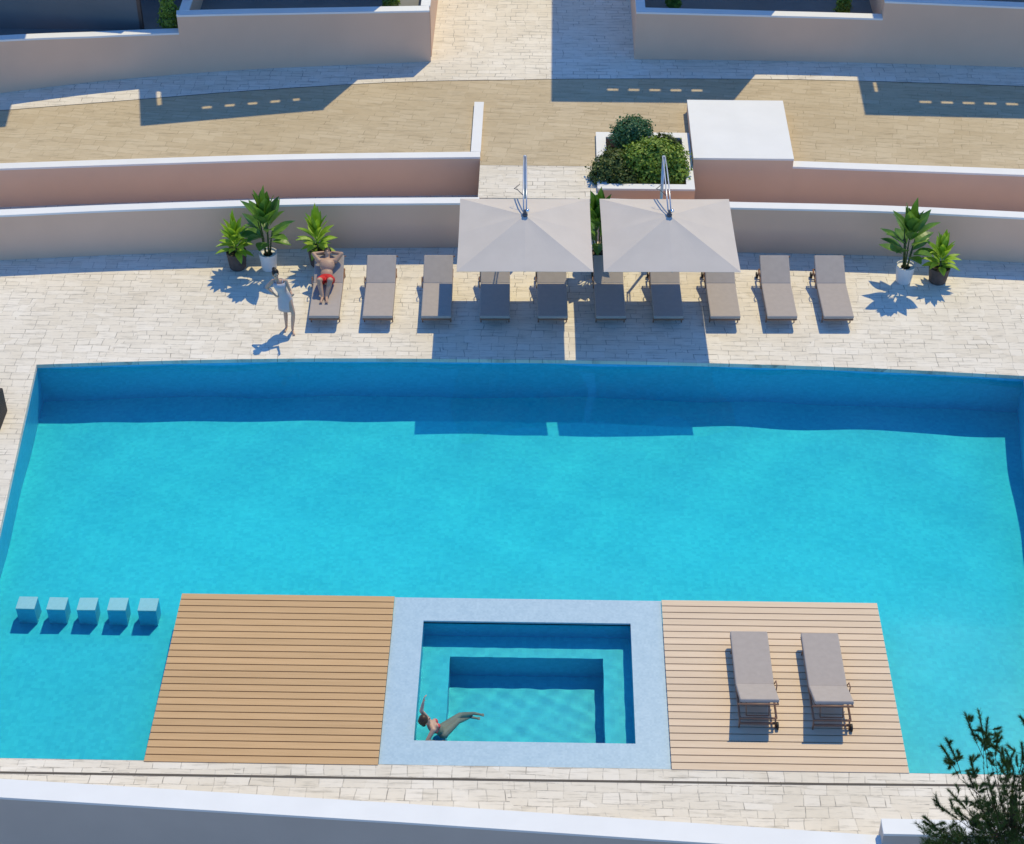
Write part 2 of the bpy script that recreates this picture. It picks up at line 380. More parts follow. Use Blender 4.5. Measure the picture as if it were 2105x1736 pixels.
# stone lip at the water's edge, shaded band under the paving
cen = Vector((0, 26.5)); lip = [p+(cen-p).normalized()*0.006 for p in poolring]
vs = [(p.x, p.y, z) for z in (-0.09, 0.001) for p in lip]; n = len(lip)
struct(obj('pool_lip', (vs, [(i, (i+1) % n, n+(i+1) % n, n+i)[::-1] for i in range(n)]), M['pave']))
def wave(x, y):
    return (0.033*math.sin(1.45*x+0.8*math.sin(0.9*y))*math.sin(1.25*y+0.9*math.sin(0.7*x)+0.6)+0.006*math.sin(1.9*x+0.9*math.sin(1.1*y))*math.sin(1.3*y+0.7*math.sin(0.8*x)+0.6)
            + 0.0065*math.sin(3.3*x-1.7*y+1.2*math.sin(0.6*x)) + 0.002*math.sin(5.1*y+2.3*x))
def wave_s(x, y):
    return (0.0016*math.sin(9.5*x+1.3*math.sin(4*y))*math.sin(8.2*y+0.9*math.sin(5*x)+0.6)
            + 0.0010*math.sin(14*x-9*y) + 0.0006*math.sin(19*y+11*x))
def water(name, x0, x1, y0, y1, step, z, fn, hole=None, clip=None):
    nx = int((x1-x0)/step); ny = int((y1-y0)/step); vs = []; fs = []
    for j in range(ny+1):
        for i in range(nx+1):
            x = x0+(x1-x0)*i/nx; y = y0+(y1-y0)*j/ny; vs.append((x, y, z+fn(x, y)))
    for j in range(ny):
        for i in range(nx):
            x = x0+(x1-x0)*(i+.5)/nx; y = y0+(y1-y0)*(j+.5)/ny
            if hole and hole[0] < x < hole[1] and hole[2] < y < hole[3]: continue
            a = j*(nx+1)+i; fs.append((a, a+1, a+nx+2, a+nx+1))
    if clip:                                     # the surface ends exactly at the pool walls
        me = bpy.data.meshes.new('w'); me.from_pydata(vs, [], fs); bm = bmesh.new(); bm.from_mesh(me)
        for a, b in zip(clip, clip[1:]+clip[:1]):
            d = (b-a).normalized(); nrm = Vector((d.y, -d.x, 0))
            bmesh.ops.bisect_plane(bm, geom=bm.verts[:]+bm.edges[:]+bm.faces[:], dist=1e-5, plane_co=(a.x-nrm.x*0.001, a.y-nrm.y*0.001, 0), plane_no=nrm, clear_outer=True)
        bmesh.ops.delete(bm, geom=[v for v in bm.verts if not v.link_faces], context='VERTS')
        bm.to_mesh(me); bm.free(); o = bpy.data.objects.new(name, me); COL.objects.link(o); me.materials.append(M['water'])
        for p in me.polygons: p.use_smooth = True
    else: o = obj(name, (vs, fs), M['water'], smooth=True)
    struct(o); o.cycles.is_caustics_caster = True
    return o
DX0, DXa, DXb, DX1, DY0, DY1 = -6.78, -2.74, 2.31, 6.37, 20.90, 25.05
CLIP = [Vector(p) for p in ((-10.15, 20.93), (8.95, 20.90))]+[back[-1]]+list(back[::-1])[1:]
water('pool_water', -11.6, 11.2, 20.7, 33.0, 0.09, WZ, wave, (DX0+0.2, DX1-0.2, 19, DY1-0.2), CLIP)

# spa between the decks: rim, bench and deep well
RZ = -0.03; SW = -0.10
IX0, IX1, IY0, IY1 = -2.16, 1.71, 21.50, 24.44
def tz(u, v): return at(u, v, -0.36)
JX0, JX1, JY0, JY1 = tz(925,1345).x, tz(1240,1348).x, tz(1243,1512).y-0.15, tz(1080,1347).y
BZ, FZ = -0.62, -1.40
spa = thing('hot_tub', 'square plunge pool in a pale blue mosaic surround between the two decks', 'hot tub', (-0.2, 23, 0))
def rel(p, o): return (p[0]-o.location.x, p[1]-o.location.y, p[2]-o.location.z)
def ringmesh(outer, inner, z):
    (a0, a1, b0, b1), (c0, c1, d0, d1) = outer, inner
    P = [(a0,b0),(a1,b0),(a1,b1),(a0,b1),(c0,d0),(c1,d0),(c1,d1),(c0,d1)]
    return [(x, y, z) for x, y in P], [(0,1,5,4),(1,2,6,5),(2,3,7,6),(3,0,4,7)]
def wallsmesh(r, zt, zb, inward=True):
    x0, x1, y0, y1 = r; P = [(x0,y0),(x1,y0),(x1,y1),(x0,y1)]
    vs = [(x, y, z) for z in (zb, zt) for x, y in P]
    return vs, [(i, (i+1) % 4, (i+1) % 4+4, i+4)[::-1] if inward else (i, (i+1) % 4, (i+1) % 4+4, i+4) for i in range(4)]
def joinm(*ms):
    vs = []; fs = []
    for v, f in ms:
        k = len(vs); vs += v; fs += [tuple(i+k for i in q) for q in f]
    return vs, fs
OUT = (DXa+0.004, DXb-0.004, DY0, DY1); INN = (IX0, IX1, IY0, IY1); JN = (JX0, JX1, JY0, JY1)
mm = joinm(ringmesh(OUT, INN, RZ), wallsmesh(INN, RZ, SW-0.001), wallsmesh(OUT, RZ, -1.8, False))
o = obj('rim', ([rel(p, spa) for p in mm[0]], mm[1]), M['spa'], spa)
mm = joinm(wallsmesh(INN, SW+0.03, BZ), ringmesh(INN, JN, BZ), wallsmesh(JN, BZ, FZ), ([(JX0,JY0,FZ),(JX1,JY0,FZ),(JX1,JY1,FZ),(JX0,JY1,FZ)], [(0,1,2,3)]))
mm = ([(x+(0.001 if x == IX0 else 0), y, z) for x, y, z in mm[0]], mm[1])
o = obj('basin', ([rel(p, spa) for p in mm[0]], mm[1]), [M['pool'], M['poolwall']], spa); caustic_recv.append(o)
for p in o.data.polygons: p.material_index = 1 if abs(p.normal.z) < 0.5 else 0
water('spa_water', IX0-0.02, IX1+0.02, IY0-0.02, IY1+0.02, 0.05, SW, wave_s)

# decks: separate boards over a thin dark sheet that darkens the gaps
def deck(name, label, x0, x1, mat):
    t = thing(name, label, 'deck', ((x0+x1)/2, (DY0+DY1)/2, 0)); c = t.location
    bm = bmnew(); nb = 25; pitch = (DY1-DY0)/nb
    for k in range(nb):
        y0 = DY0+k*pitch; box(bm, x0-c.x, x1-c.x, y0-c.y, y0+pitch-0.023-c.y, -0.02, 0.015)
    obj('boards', bm, mat, t)
    bm = bmnew(); box(bm, x0+0.05-c.x, x1-0.05-c.x, DY0-c.y, DY1-0.05-c.y, -1.9, -0.022)
    s = obj('support', bm, M['deckunder'], t); s.data.materials[0] = M['pool']; caustic_recv.append(s)
    bm = bmnew(); box(bm, x0+0.04-c.x, x1-0.04-c.x, DY0+0.01-c.y, DY1-0.04-c.y, -0.0218, -0.0202); obj('dark_sheet', bm, M['deckunder'], t)
    return t
deck('wooden_deck', 'empty warm brown slatted deck at the pool edge beside the underwater stools', DX0, DXa, M['deckL'])
deck('wooden_deck', 'paler slatted deck at the pool edge carrying two taupe loungers', DXb, DX1, M['deckR'])

# underwater bar stools
stool_lab = ['leftmost of the five submerged mosaic stools', 'submerged mosaic stool second from the left', 'middle one of the five submerged mosaic stools',
             'submerged mosaic stool fourth from the left', 'submerged mosaic stool nearest the brown deck']
for k in range(5):
    s = thing('pool_stool', stool_lab[k], 'stool', (-9.75+0.580*k, 24.92, -0.86), 0, 'stools standing under water')
    bm = bmnew(); box(bm, -0.172, 0.172, -0.162, 0.162, 0, 0.60); caustic_recv.append(obj('pedestal', bm, M['poolwall'], s))
    bm = bmnew(); box(bm, -0.178, 0.178, -0.168, 0.168, 0.60, 0.635); caustic_recv.append(obj('seat', bm, M['stool'], s, bevel=0.006))

# ------------------------------------------------------------------ walls
def capline(pix, z, n=5): return smoothline([at(u, v, z) for u, v in pix], n)
p1 = capline(((-260,453),(0,443),(250,432),(600,421),(840,418.5),(985,417.6)), 1.25)
wall('retaining_wall', 'low pinkish wall with white coping behind the left potted plants', p1, 0, 1.25, 0.25)
p1 = capline(((1238,420),(1500,427),(1800,434),(2105,448),(2400,463)), 1.25)
wall('retaining_wall', 'low pinkish wall with white coping behind the right potted plants', p1, 0, 1.25, 0.25)
wall('retaining_wall', 'second pinkish wall up, left of the landing, edging the tan path', w2L, 0, 1.1, 0.25)
rw = [w2L[-1]+Vector((0.0, 0.0)), Vector((LX-0.03, 42.13))]
t = wall('side_coping_wall', 'short white-topped wall running back from the landing corner', [Vector((LX, w2L[-1].y+0.262)), Vector((LX-0.0, 42.13))], 0.0, 1.1, 0.235)
wall('retaining_wall', 'second pinkish wall up, right of the big white block', w2R, 0, 1.1, 0.27)
t = thing('white_roofed_block', 'large square white-topped block beside the planter', 'block', (BX0, BY0, 0))
bm = bmnew(); box(bm, 0, BX1-BX0, 0, BY1-BY0, 0, 1.27); obj('wall_face', bm, M['stucco'], t)
bm = bmnew(); box(bm, -0.005, BX1-BX0+0.005, -0.005, BY1-BY0+0.05, 1.27, 1.32); obj('coping', bm, M['white'], t)
t = thing('planter_box', 'square white-rimmed planter full of shrubs beside the white block', 'planter', (PX0, PY0, 0))
PW, PD = PX1-PX0, PY1-PY0
bm = bmnew(); box(bm, 0, PW-0.004, 0, 0.22, 0, 1.05); box(bm, 0, 0.24, 0.22, PD, 0, 1.05); box(bm, PW-0.2, PW-0.004, 0.22, PD, 0, 1.05); box(bm, 0.24, PW-0.2, PD-0.24, PD, 0, 1.05)
obj('wall_face', bm, M['stucco'], t)
bm = bmnew(); box(bm, -0.004, PW-0.003, -0.004, 0.22, 1.05, 1.1); box(bm, -0.004, 0.24, 0.22, PD+0.004, 1.05, 1.1); box(bm, PW-0.2, PW-0.003, 0.22, PD+0.004, 1.05, 1.1); box(bm, 0.24, PW-0.2, PD-0.24, PD+0.004, 1.05, 1.1)
obj('coping', bm, M['white'], t)
bm = bmnew(); box(bm, 0.2, PW-0.1, 0.2, PD-0.2, 0, 0.82); obj('soil', bm, M['soil'], t)

# upper walls, base and top both surveyed
def survey(rows, n=4):
    P = []; Z = []
    for u, vb, vt in rows:
        p = at(u, vb, T); z = T
        for _ in range(40):
            q = at(u, vt, z); z += (q.y-p.y)*0.3
        P.append(p); Z.append(z)
    Q = smoothline(P, n); ZZ = []
    for i in range(len(Z)-1):
        for k in range(n): ZZ.append(Z[i]+(Z[i+1]-Z[i])*k/n)
    ZZ.append(Z[-1]); return Q, ZZ
q, z = survey([(-260,228,118),(0,192,84),(200,168,75.5),(378,152,68)])
wall('terrace_wall', 'lower far left pinkish terrace wall in front of the grey panel', q, T-0.05, z, 0.26)
ULZ = sum(z)/len(z)
q, z = survey([(378,152,32),(500,144,29),(640,137,26.5),(886,127,22)])
wall('terrace_wall', 'taller pinkish terrace wall left of the white paved passage', q, T-0.05, z, 0.28)
qe = q[-1]; ze = z[-1]; ql = q[0]; zl = z[0]
wall('side_coping_wall', 'white-topped side wall at the left of the white passage', [Vector((qe.x, qe.y+0.29)), Vector((qe.x+0.0, 60))], T-0.05, ze, 0.24)
wall('side_coping_wall', 'white-topped side wall by the conical bush on the left terrace', [Vector((ql.x+0.27, ql.y+0.3)), Vector((ql.x+0.22, 50))], T-0.05, zl, 0.25)
q, z = survey([(1304,122,25),(1600,125.5,33),(1802,130,38.5)])
wall('terrace_wall', 'pinkish terrace wall right of the white paved passage', q, T-0.05, z, 0.27)
qr = q[0]; zr = z[0]
wall('side_coping_wall', 'white-topped side wall at the right of the white passage', [Vector((qr.x+0.24, qr.y+0.28)), Vector((qr.x+0.24, 60))], T-0.05, zr, 0.24)
q, z = survey([(1802,130,3),(1950,134,9.5),(2105,139,16),(2400,150,28)])
wall('terrace_wall', 'tallest pinkish terrace wall at the far right', q, T-0.05, z, 0.28)
qs = q[0]; zs = z[0]
wall('side_coping_wall', 'side return of the tallest terrace wall at the far right', [Vector((qs.x+0.26, qs.y+0.29)), Vector((qs.x+0.26, 48))], T-0.05, zs, 0.26)
struct(sheet('left_terrace_floor', [(-18, 43.2), (-9.2, 44.2), (qe.x-0.1, 44.7), (qe.x-0.1, 50), (-18, 50)], [], 1.95, M['terr']))
struct(sheet('right_terrace_floor', [(qr.x+0.2, 44.9), (18, 44.6), (18, 50), (qr.x+0.2, 50)], [], 1.75, M['terr']))

# front wall at the bottom of the picture
fz = 0.5
f_out = [at(u, v, fz) for u, v in ((-300,1622),(0,1639),(822,1690),(1352,1726),(1830,1758))]
t = wall('boundary_wall', 'white-topped grey wall along the bottom of the view', f_out, -3.2, fz, 0.38, body=M['grey_render'])
pq = [at(1817,1714,0.8), at(2300,1724,0.8)]
wall('boundary_wall', 'higher white-topped wall end behind the pine tree', pq, -3.2, 0.8, 0.30, body=M['grey_render'])

# ------------------------------------------------------------------ villas behind (shade the upper path)
HS = 6.0; SX, SY = 0.278*HS, 0.584*HS
def slab(parent, origin, rot, w_, d_, holes, z0=T+HS-0.08, z1=T+HS):
    xs = sorted({0, w_}|{h[i] for h in holes for i in (0, 1)}); ys = sorted({0, d_}|{h[i] for h in holes for i in (2, 3)})
    bm = bmnew(); Mx = Matrix.Translation((origin[0]-parent.location.x, origin[1]-parent.location.y, -parent.location.z)) @ Matrix.Rotation(rot, 4, 'Z')
    for x0, x1 in zip(xs, xs[1:]):
        for y0, y1 in zip(ys, ys[1:]):
            cx, cy = (x0+x1)/2, (y0+y1)/2
            if any(h[0] < cx < h[1] and h[2] < cy < h[3] for h in holes): continue
            box(bm, x0, x1, y0, y1, z0, z1, Mx)
    bmesh.ops.remove_doubles(bm, verts=bm.verts, dist=1e-4)
    return obj('roof_slab', bm, M['white'], parent)
def loc2(o, x, y): return x-o.location.x, y-o.location.y
def vbox(parent, name, x0, x1, y0, y1, z0, z1, mat):
    c = parent.location; bm = bmnew(); box(bm, x0-c.x, x1-c.x, y0-c.y, y1-c.y, z0-c.z, z1-c.z); return obj(name, bm, mat, parent)
v1 = thing('villa', 'white villa beyond the left terrace walls', 'villa', (-8, 50, T))
vbox(v1, 'wall', -19, -4.05, 46.3, 58, T, T+HS-0.09, M['villa'])
vbox(v1, 'side_wall', -4.3, -4.05, 45.35, 46.29, 3.3, T+HS-0.09, M['villa'])
slab(v1, (-10.27+SX, 40.89+SY), R(11.3), 4.65, 6.2,
     [(1.56+0.585*k, 1.56+0.585*k+(0.27 if k != 4 else 0.2), 0.58, 0.73) for k in range(5)]+[(0.42, 0.56, 0.98, 1.75)])
slab(v1, (-18.5, 43.6), R(6.0), 6.5, 8, [])
d = vbox(v1, 'door', -11.2, -9.3, 46.24, 46.297, 2.0, 4.2, M['white'])
vbox(v1, 'window_pane', -11.1, -9.4, 46.22, 46.238, 2.1, 4.1, M['glass'])
v2 = thing('villa', 'white villa beyond the right terrace walls', 'villa', (8, 50, T))
vbox(v2, 'wall', qr.x+0.02, 19, 48.1, 58, T, T+HS-0.09, M['villa'])
vbox(v2, 'side_wall', 6.27, 6.50, 45.9, 48.09, 3.3, T+HS-0.09, M['villa'])
slab(v2, (0.15+SX, 42.35+SY), 0.0, 4.68, 6.0, [(1.45+0.55*k, 1.45+0.55*k+0.30, 0.58, 0.73) for k in range(5)])
slab(v2, (8.19+SX, 41.82+SY), R(-1.7), 7, 7, [(1.46+0.555*k, 1.46+0.555*k+0.32, 0.66, 0.81) for k in range(5)]+[(0.36, 0.46, 1.2, 1.75)])
# privacy panel on the left terrace
pa = at(288, 62, 1.95)
t = thing('privacy_panel', 'dark grey panel wall on the far left terrace', 'panel', (pa.x, pa.y, 1.95))
bm = bmnew(); box(bm, -7, 0, 0, 0.12, 0, 1.75); obj('panel', bm, M['grey_wall'], t)
bm = bmnew(); box(bm, 0.002, 0.09, -0.01, 0.13, 0, 1.75); obj('end_post', bm, M['brown'], t)

# ------------------------------------------------------------------ loungers
LF = 0.27; LW = 0.34; FL = 1.33; BL = 0.76; BA = R(26)
def rbox(bm, x0, x1, y0, y1, z0, z1, M4=None): box(bm, x0, x1, y0, y1, z0, z1, M4)
def make_lounger():
    t = thing('sun_lounger', 'x', 'sun lounger', (0, 0, 0), 0, 'taupe sun loungers round the pool')
    # foot end at local y=0, head towards +y
    bm = bmnew(); tube(bm, [(-LW+.02, 0.02, LF-.03), (-LW+.02, FL+0.70, LF-.03)], 0.02); tube(bm, [(LW-.02, 0.02, LF-.03), (LW-.02, FL+0.70, LF-.03)], 0.02)
    tube(bm, [(-LW+.02, 0.02, LF-.03), (LW-.02, 0.02, LF-.03)], 0.02); tube(bm, [(-LW+.02, FL+.70, LF-.03), (LW-.02, FL+.70, LF-.03)], 0.018)
    obj('frame', bm, M['frame'], t, smooth=True)
    for sx in (-1, 1):
        for y in (0.30, FL+0.66):
            bm = bmnew(); tube(bm, [(sx*(LW-.03), y, LF-.03), (sx*(LW-.02), y+(0.06 if y > 1 else -0.05), 0.0)], [0.017, 0.014]); obj('leg', bm, M['frame'], t, smooth=True)
    bm = bmnew(); tube(bm, [(-LW+.03, FL+0.69, 0.10), (LW-.03, FL+0.69, 0.10)], 0.024); obj('crossbar', bm, M['frame'], t, smooth=True)
    bm = bmnew(); box(bm, -LW, LW, 0.0, FL-0.004, LF, LF+0.075)
    obj('seat_cushion', bm, M['cushion'], t, bevel=0.022)
    Mb = Matrix.Translation((0, FL, LF+0.01)) @ Matrix.Rotation(BA, 4, 'X')
    bm = bmnew(); box(bm, -LW, LW, 0.002, BL, 0.0, 0.07, Mb); obj('back_cushion', bm, M['cushion'], t, bevel=0.022)
    bm = bmnew()
    def mb(p): return Mb @ Vector(p)
    for sx in (-1, 1): tube(bm, [mb((sx*(LW-.02), 0, -0.02)), mb((sx*(LW-.02), BL+.01, -0.02))], 0.016)
    tube(bm, [mb((-LW+.02, BL+.01, -0.02)), mb((LW+.04, BL+.01, -0.02))], 0.016)
    for sx in (-1, 1): tube(bm, [mb((sx*0.2, 0.46, -0.02)), (sx*0.2, FL+0.62, 0.22)], 0.010)
    tube(bm, [(-0.2, FL+0.62, 0.22), (0.2, FL+0.62, 0.22)], 0.010)
    obj('back_frame', bm, M['frame'], t, smooth=True)
    for sx in (-1,):
        bm = bmnew(); ctr = Vector((sx*(LW+0.012), FL+0.72, 0.070)); r = 0.070
        tube(bm, [ctr-Vector((0.016, 0, 0)), ctr+Vector((0.016, 0, 0))], r, 18)
        if sx < 0: obj('wheel', bm, M['rubber'], t, smooth=False)   # one pair of wheels at the head end
        else: obj('wheel', bm, M['rubber'], t, smooth=False)
    bm = bmnew()
    for sx in (-1,): tube(bm, [(sx*(LW+.012), FL-0.10, LF-0.02), (sx*(LW+.03), FL-0.04, LF+0.13), (sx*(LW+.03), FL+0.10, LF+0.16), (sx*(LW+.012), FL+0.16, LF-0.02)], 0.011)
    obj('side_bracket', bm, M['frame'], t, smooth=True)
    return t
base = make_lounger(); used = [False]
def put_lounger(x, y, rz, label):
    o = base if not used[0] else copy_tree(base); used[0] = True
    o.location = (x, y, 0); o.rotation_euler = (0, 0, rz); o['label'] = label; return o
labs = ['back row lounger with the man in red shorts lying on it', 'fully sunlit back row lounger next to the sunbathing man',
        'lounger half in canopy shade at the left edge of the left parasol', 'lounger under the left parasol, left one of its pair', 'lounger under the left parasol, right one of its pair',
        'lounger under the right parasol, nearest the left parasol', 'lounger under the right parasol, second from the left parasol', 'sunlit lounger just under the right edge of the right parasol',
        'sunlit back row lounger between the right parasol and the end one', 'last back row lounger, nearest the right potted plants']
lx = [-4.93, -3.72, -2.40, -1.08, 0.225, 1.535, 2.835, 4.11, 5.39, 6.66]
for x, l in zip(lx, labs): put_lounger(x, 33.64+0.018*(x+5), R(1.1), l)
put_lounger(3.84, 23.92, PI+R(0.3), 'left one of two loungers on the pale deck')
put_lounger(5.13, 23.90, PI+R(0.3), 'right one of two loungers on the pale deck')

# ------------------------------------------------------------------ parasols
def make_parasol():
    t = thing('cantilever_parasol', 'x', 'parasol', (0, 0, 0), 0, 'square taupe cantilever parasols')
    h0, h1, s = 2.03, 2.53, 1.48
    # canopy: four cloth panels sagging between ribs, cloth has thickness
    bm = bmnew(); ctr = None; n = 10; grid = {}
    corners = [(-s, -s), (s, -s), (s, s), (-s, s)]
    c = bm.verts.new((0, 0, h1)); rows = []
    for side in range(4):
        (x0, y0), (x1, y1) = corners[side], corners[(side+1) % 4]
        for k in range(16):
            f = k/16.0; rows.append((x0+(x1-x0)*f, y0+(y1-y0)*f, f))
    rings = []
    for r in range(1, n+1):
        q = r/n; ring = []
        for x, y, f in rows:
            sag = -0.010*math.sin(PI*min(1, q))*abs(math.sin(2*PI*f)) - 0.004*q*abs(math.sin(2*PI*f))
            pull = 1-0.006*math.sin(PI*f) if r == n else 1
            ring.append(bm.verts.new((x*q*pull, y*q*pull, h1+(h0-h1)*q+sag)))
        rings.append(ring)
    m_ = len(rows)
    for k in range(m_): bm.faces.new((c, rings[0][k], rings[0][(k+1) % m_]))
    for a, b in zip(rings, rings[1:]):
        for k in range(m_): bm.faces.new((a[k], b[k], b[(k+1) % m_], a[(k+1) % m_]))
    can = obj('canopy', bm, M['canopy'], t); sol = can.modifiers.new('cloth', 'SOLIDIFY'); sol.thickness = 0.006; sol.offset = -1
    for side in range(8):
        a = PI/4*side; L_ = s*math.sqrt(2) if side % 2 else s
        bm = bmnew(); tube(bm, [(0, 0, h1-0.03), (math.cos(a)*L_*0.98, math.sin(a)*L_*0.98, h0-0.0+(-0.02 if side % 2 else -0.03))], 0.011, 6); obj('rib', bm, M['mast'], t)
    bm = bmnew(); lathe(bm, [(0.05, h1-0.12), (0.06, h1-0.1), (0.06, h1+0.03), (0.035, h1+0.05), (0.035, h1+0.12), (0.02, h1+0.14)], 14); obj('hub', bm, M['darkmetal'], t, smooth=False)
    bm = bmnew(); lathe(bm, [(0.035, h1+0.085), (0.045, h1+0.11), (0.03, h1+0.15)], 12, (0.055, 0, 0)); obj('hub_cap', bm, M['chrome'], t, smooth=True)
    MY = 2.22
    bm = bmnew(); tube(bm, [(0, MY, 0.05), (0, MY, 2.72)], [0.036, 0.034], 12); obj('mast', bm, M['mast'], t, smooth=True)
    bm = bmnew()
    for sx in (-1, 1): tube(bm, [(sx*0.028, MY+0.02, 2.70), (sx*0.032, MY*0.72, 2.76), (sx*0.036, MY*0.35, 2.74), (sx*0.03, 0.04, h1+0.1)], 0.016, 8)
    obj('arm', bm, M['mast'], t, smooth=True)
    bm = bmnew(); box(bm, -0.06, 0.06, MY-0.07, MY+0.05, 1.15, 1.35); obj('crank_box', bm, M['darkmetal'], t, bevel=0.01)
    bm = bmnew(); tube(bm, [(-0.02, 0.62, h1+0.10), (-0.17, 0.80, h1+0.16), (-0.24, 0.94, h1+0.10), (-0.12, 1.02, h1+0.16)], 0.010, 6); obj('tilt_handle', bm, M['darkmetal'], t, smooth=True)
    bm = bmnew()
    for a in (0, PI/2):
        box(bm, -0.5, 0.5, -0.035, 0.035, 0.0, 0.05+0.003*(a > 0), Matrix.Translation((0, MY, 0)) @ Matrix.Rotation(a+PI/4, 4, 'Z'))
    obj('base', bm, M['darkmetal'], t)
    return t
p = make_parasol(); p.location = (-0.42, 34.50, 0); p.rotation_euler = (0, 0, 0.015); p['label'] = 'left one of the two square taupe parasols, in front of the landing'
p2 = copy_tree(p); p2.location = (2.765, 34.55, 0); p2['label'] = 'right one of the two square taupe parasols, in front of the planter'

# ------------------------------------------------------------------ potted plants
def blade(vs, fs, base, dirv, length, width, droop, fold=0.25, seg=7, stalk=0.0, tipw=0.0, side=None):
    "a leaf with a midrib fold, curving under its weight"
    d = Vector(dirv).normalized(); h = Vector((d.x, d.y, 0)); h = h.normalized() if h.length > 1e-3 else Vector((1, 0, 0))
    s = h.cross(Vector((0, 0, 1))); p = Vector(base); k0 = len(vs)
    for i in range(seg+1):
        t = i/seg
        prof = math.sin(PI*min(1, max(0.0, (t-stalk)/(1-stalk)))**0.8) if t > stalk else 0.0
        w_ = max(width*0.5*prof, 0.006 if t <= stalk else 0.002)
        nrm = s.cross(d)
        if nrm.z < 0: nrm = -nrm
        vs += [tuple(p-s*w_+nrm*w_*fold), tuple(p), tuple(p+s*w_+nrm*w_*fold)]
        p = p+d*(length/seg)
        d = (d+Vector((0, 0, -1))*droop/seg+h*droop*0.3/seg).normalized()
    for i in range(seg):
        a = k0+i*3; fs.append((a, a+1, a+4, a+3)); fs.append((a+1, a+2, a+5, a+4))
def pot(t, r, h, mat, z=0):
    bm = bmnew(); lathe(bm, [(r*0.72, z), (r*0.80, z+0.03), (r*0.97, z+h*0.8), (r, z+h), (r*0.93, z+h), (r*0.88, z+h*0.9)], 28); obj('pot', bm, mat, t, smooth=False)
    bm = bmnew(); lathe(bm, [(r*0.87, z+h*0.86), (r*0.5, z+h*0.9), (0.02, z+h*0.91)], 20); obj('soil', bm, M['soil'], t)
def plant(x, y, label, r, h, mat, leafm, tall, seed, H):
    rnd = random.Random(seed); t = thing('potted_plant', label, 'potted plant', (x, y, 0), 0, 'potted leafy plants along the wall')
    pot(t, r, h, mat); vs = []; fs = []; z0 = h*0.9; bm = bmnew()
    if tall:
        nst = 5
        for s in range(nst):
            a = 2*PI*s/nst+rnd.random(); rr = 0.05; top = Vector((math.cos(a)*(0.10+0.1*rnd.random()), math.sin(a)*(0.10+0.1*rnd.random()), z0+(H-z0)*(0.30+0.28*rnd.random())))
            tube(bm, [(math.cos(a)*rr, math.sin(a)*rr, z0-0.05), tuple((Vector((math.cos(a)*rr, math.sin(a)*rr, z0))+top)/2+Vector((0, 0, 0.05))), tuple(top)], [0.022, 0.018, 0.012], 6)
        nl = 26
        for k in range(nl):
            f = k/nl; a = k*2.399+rnd.uniform(-.3, .3); el = R(18+68*f+rnd.uniform(-8, 8))
            zb = z0+(H-z0)*(0.16+0.42*f)+rnd.uniform(-.05, .05)
            L_ = rnd.uniform(0.62, 0.80)*(0.86+0.18*math.sin(PI*f)); b = Vector((math.cos(a)*0.06, math.sin(a)*0.06, zb))
            blade(vs, fs, b, (math.cos(a)*math.cos(el), math.sin(a)*math.cos(el), math.sin(el)), L_, rnd.uniform(0.26, 0.34), rnd.uniform(0.3, 0.85)*(1.15-0.9*f), 0.28, 8, 0.16)
        blade(vs, fs, (0, 0, H-0.72), (0.05, 0.05, 1), 0.72, 0.20, 0.08, 0.3, 8, 0.15)
        blade(vs, fs, (-0.05, 0, H-0.80), (-0.22, 0.05, 1), 0.70, 0.20, 0.1, 0.3, 8, 0.15)
    else:
        tube(bm, [(0, 0, z0-0.05), (0.01, 0, z0+0.15)], [0.03, 0.02], 6)
        nl = 34
        for k in range(nl):
            f = k/nl; a = k*2.399+rnd.uniform(-.3, .3); el = R(10+76*f+rnd.uniform(-8, 8)); zb = z0+0.02+(H-z0)*0.42*f
            L_ = rnd.uniform(0.42, 0.56)*(0.88+0.25*f); blade(vs, fs, (math.cos(a)*0.03, math.sin(a)*0.03, zb),
                (math.cos(a)*math.cos(el), math.sin(a)*math.cos(el), math.sin(el)), L_, rnd.uniform(0.14, 0.19), rnd.uniform(0.5, 1.1)*(1.1-0.9*f), 0.3, 7, 0.08)
        blade(vs, fs, (0, 0, H-0.62), (0.02, 0.03, 1), 0.62, 0.15, 0.05, 0.3, 7, 0.1)
    obj('stem', bm, M['stem'], t, smooth=True)
    me_o = obj('foliage', (vs, fs), leafm, t, smooth=False)
    return t
plant(-7.22, 36.05, 'small bright green plant in a dark pot, far left of the row', 0.24, 0.46, M['potd'], M['leafL'], False, 3, 1.62)
plant(-6.47, 36.02, 'tall broad-leaved plant in a white pot behind the standing woman', 0.22, 0.46, M['potw'], M['leafD'], True, 12, 2.28)
plant(-5.32, 36.22, 'bright green plant in a dark pot behind the sunbathing man', 0.24, 0.46, M['potd'], M['leafL'], False, 21, 1.70)
plant(1.27, 36.15, 'tall leafy plant seen in the gap between the parasols', 0.20, 0.44, M['potd'], M['leafD'], True, 5, 2.25)
plant(8.42, 35.77, 'tall broad-leaved plant in a white pot at the right', 0.22, 0.46, M['potw'], M['leafD'], True, 33, 2.28)
plant(9.22, 35.80, 'low bright green plant in a dark pot, far right', 0.25, 0.42, M['potd'], M['leafL'], False, 8, 1.42)

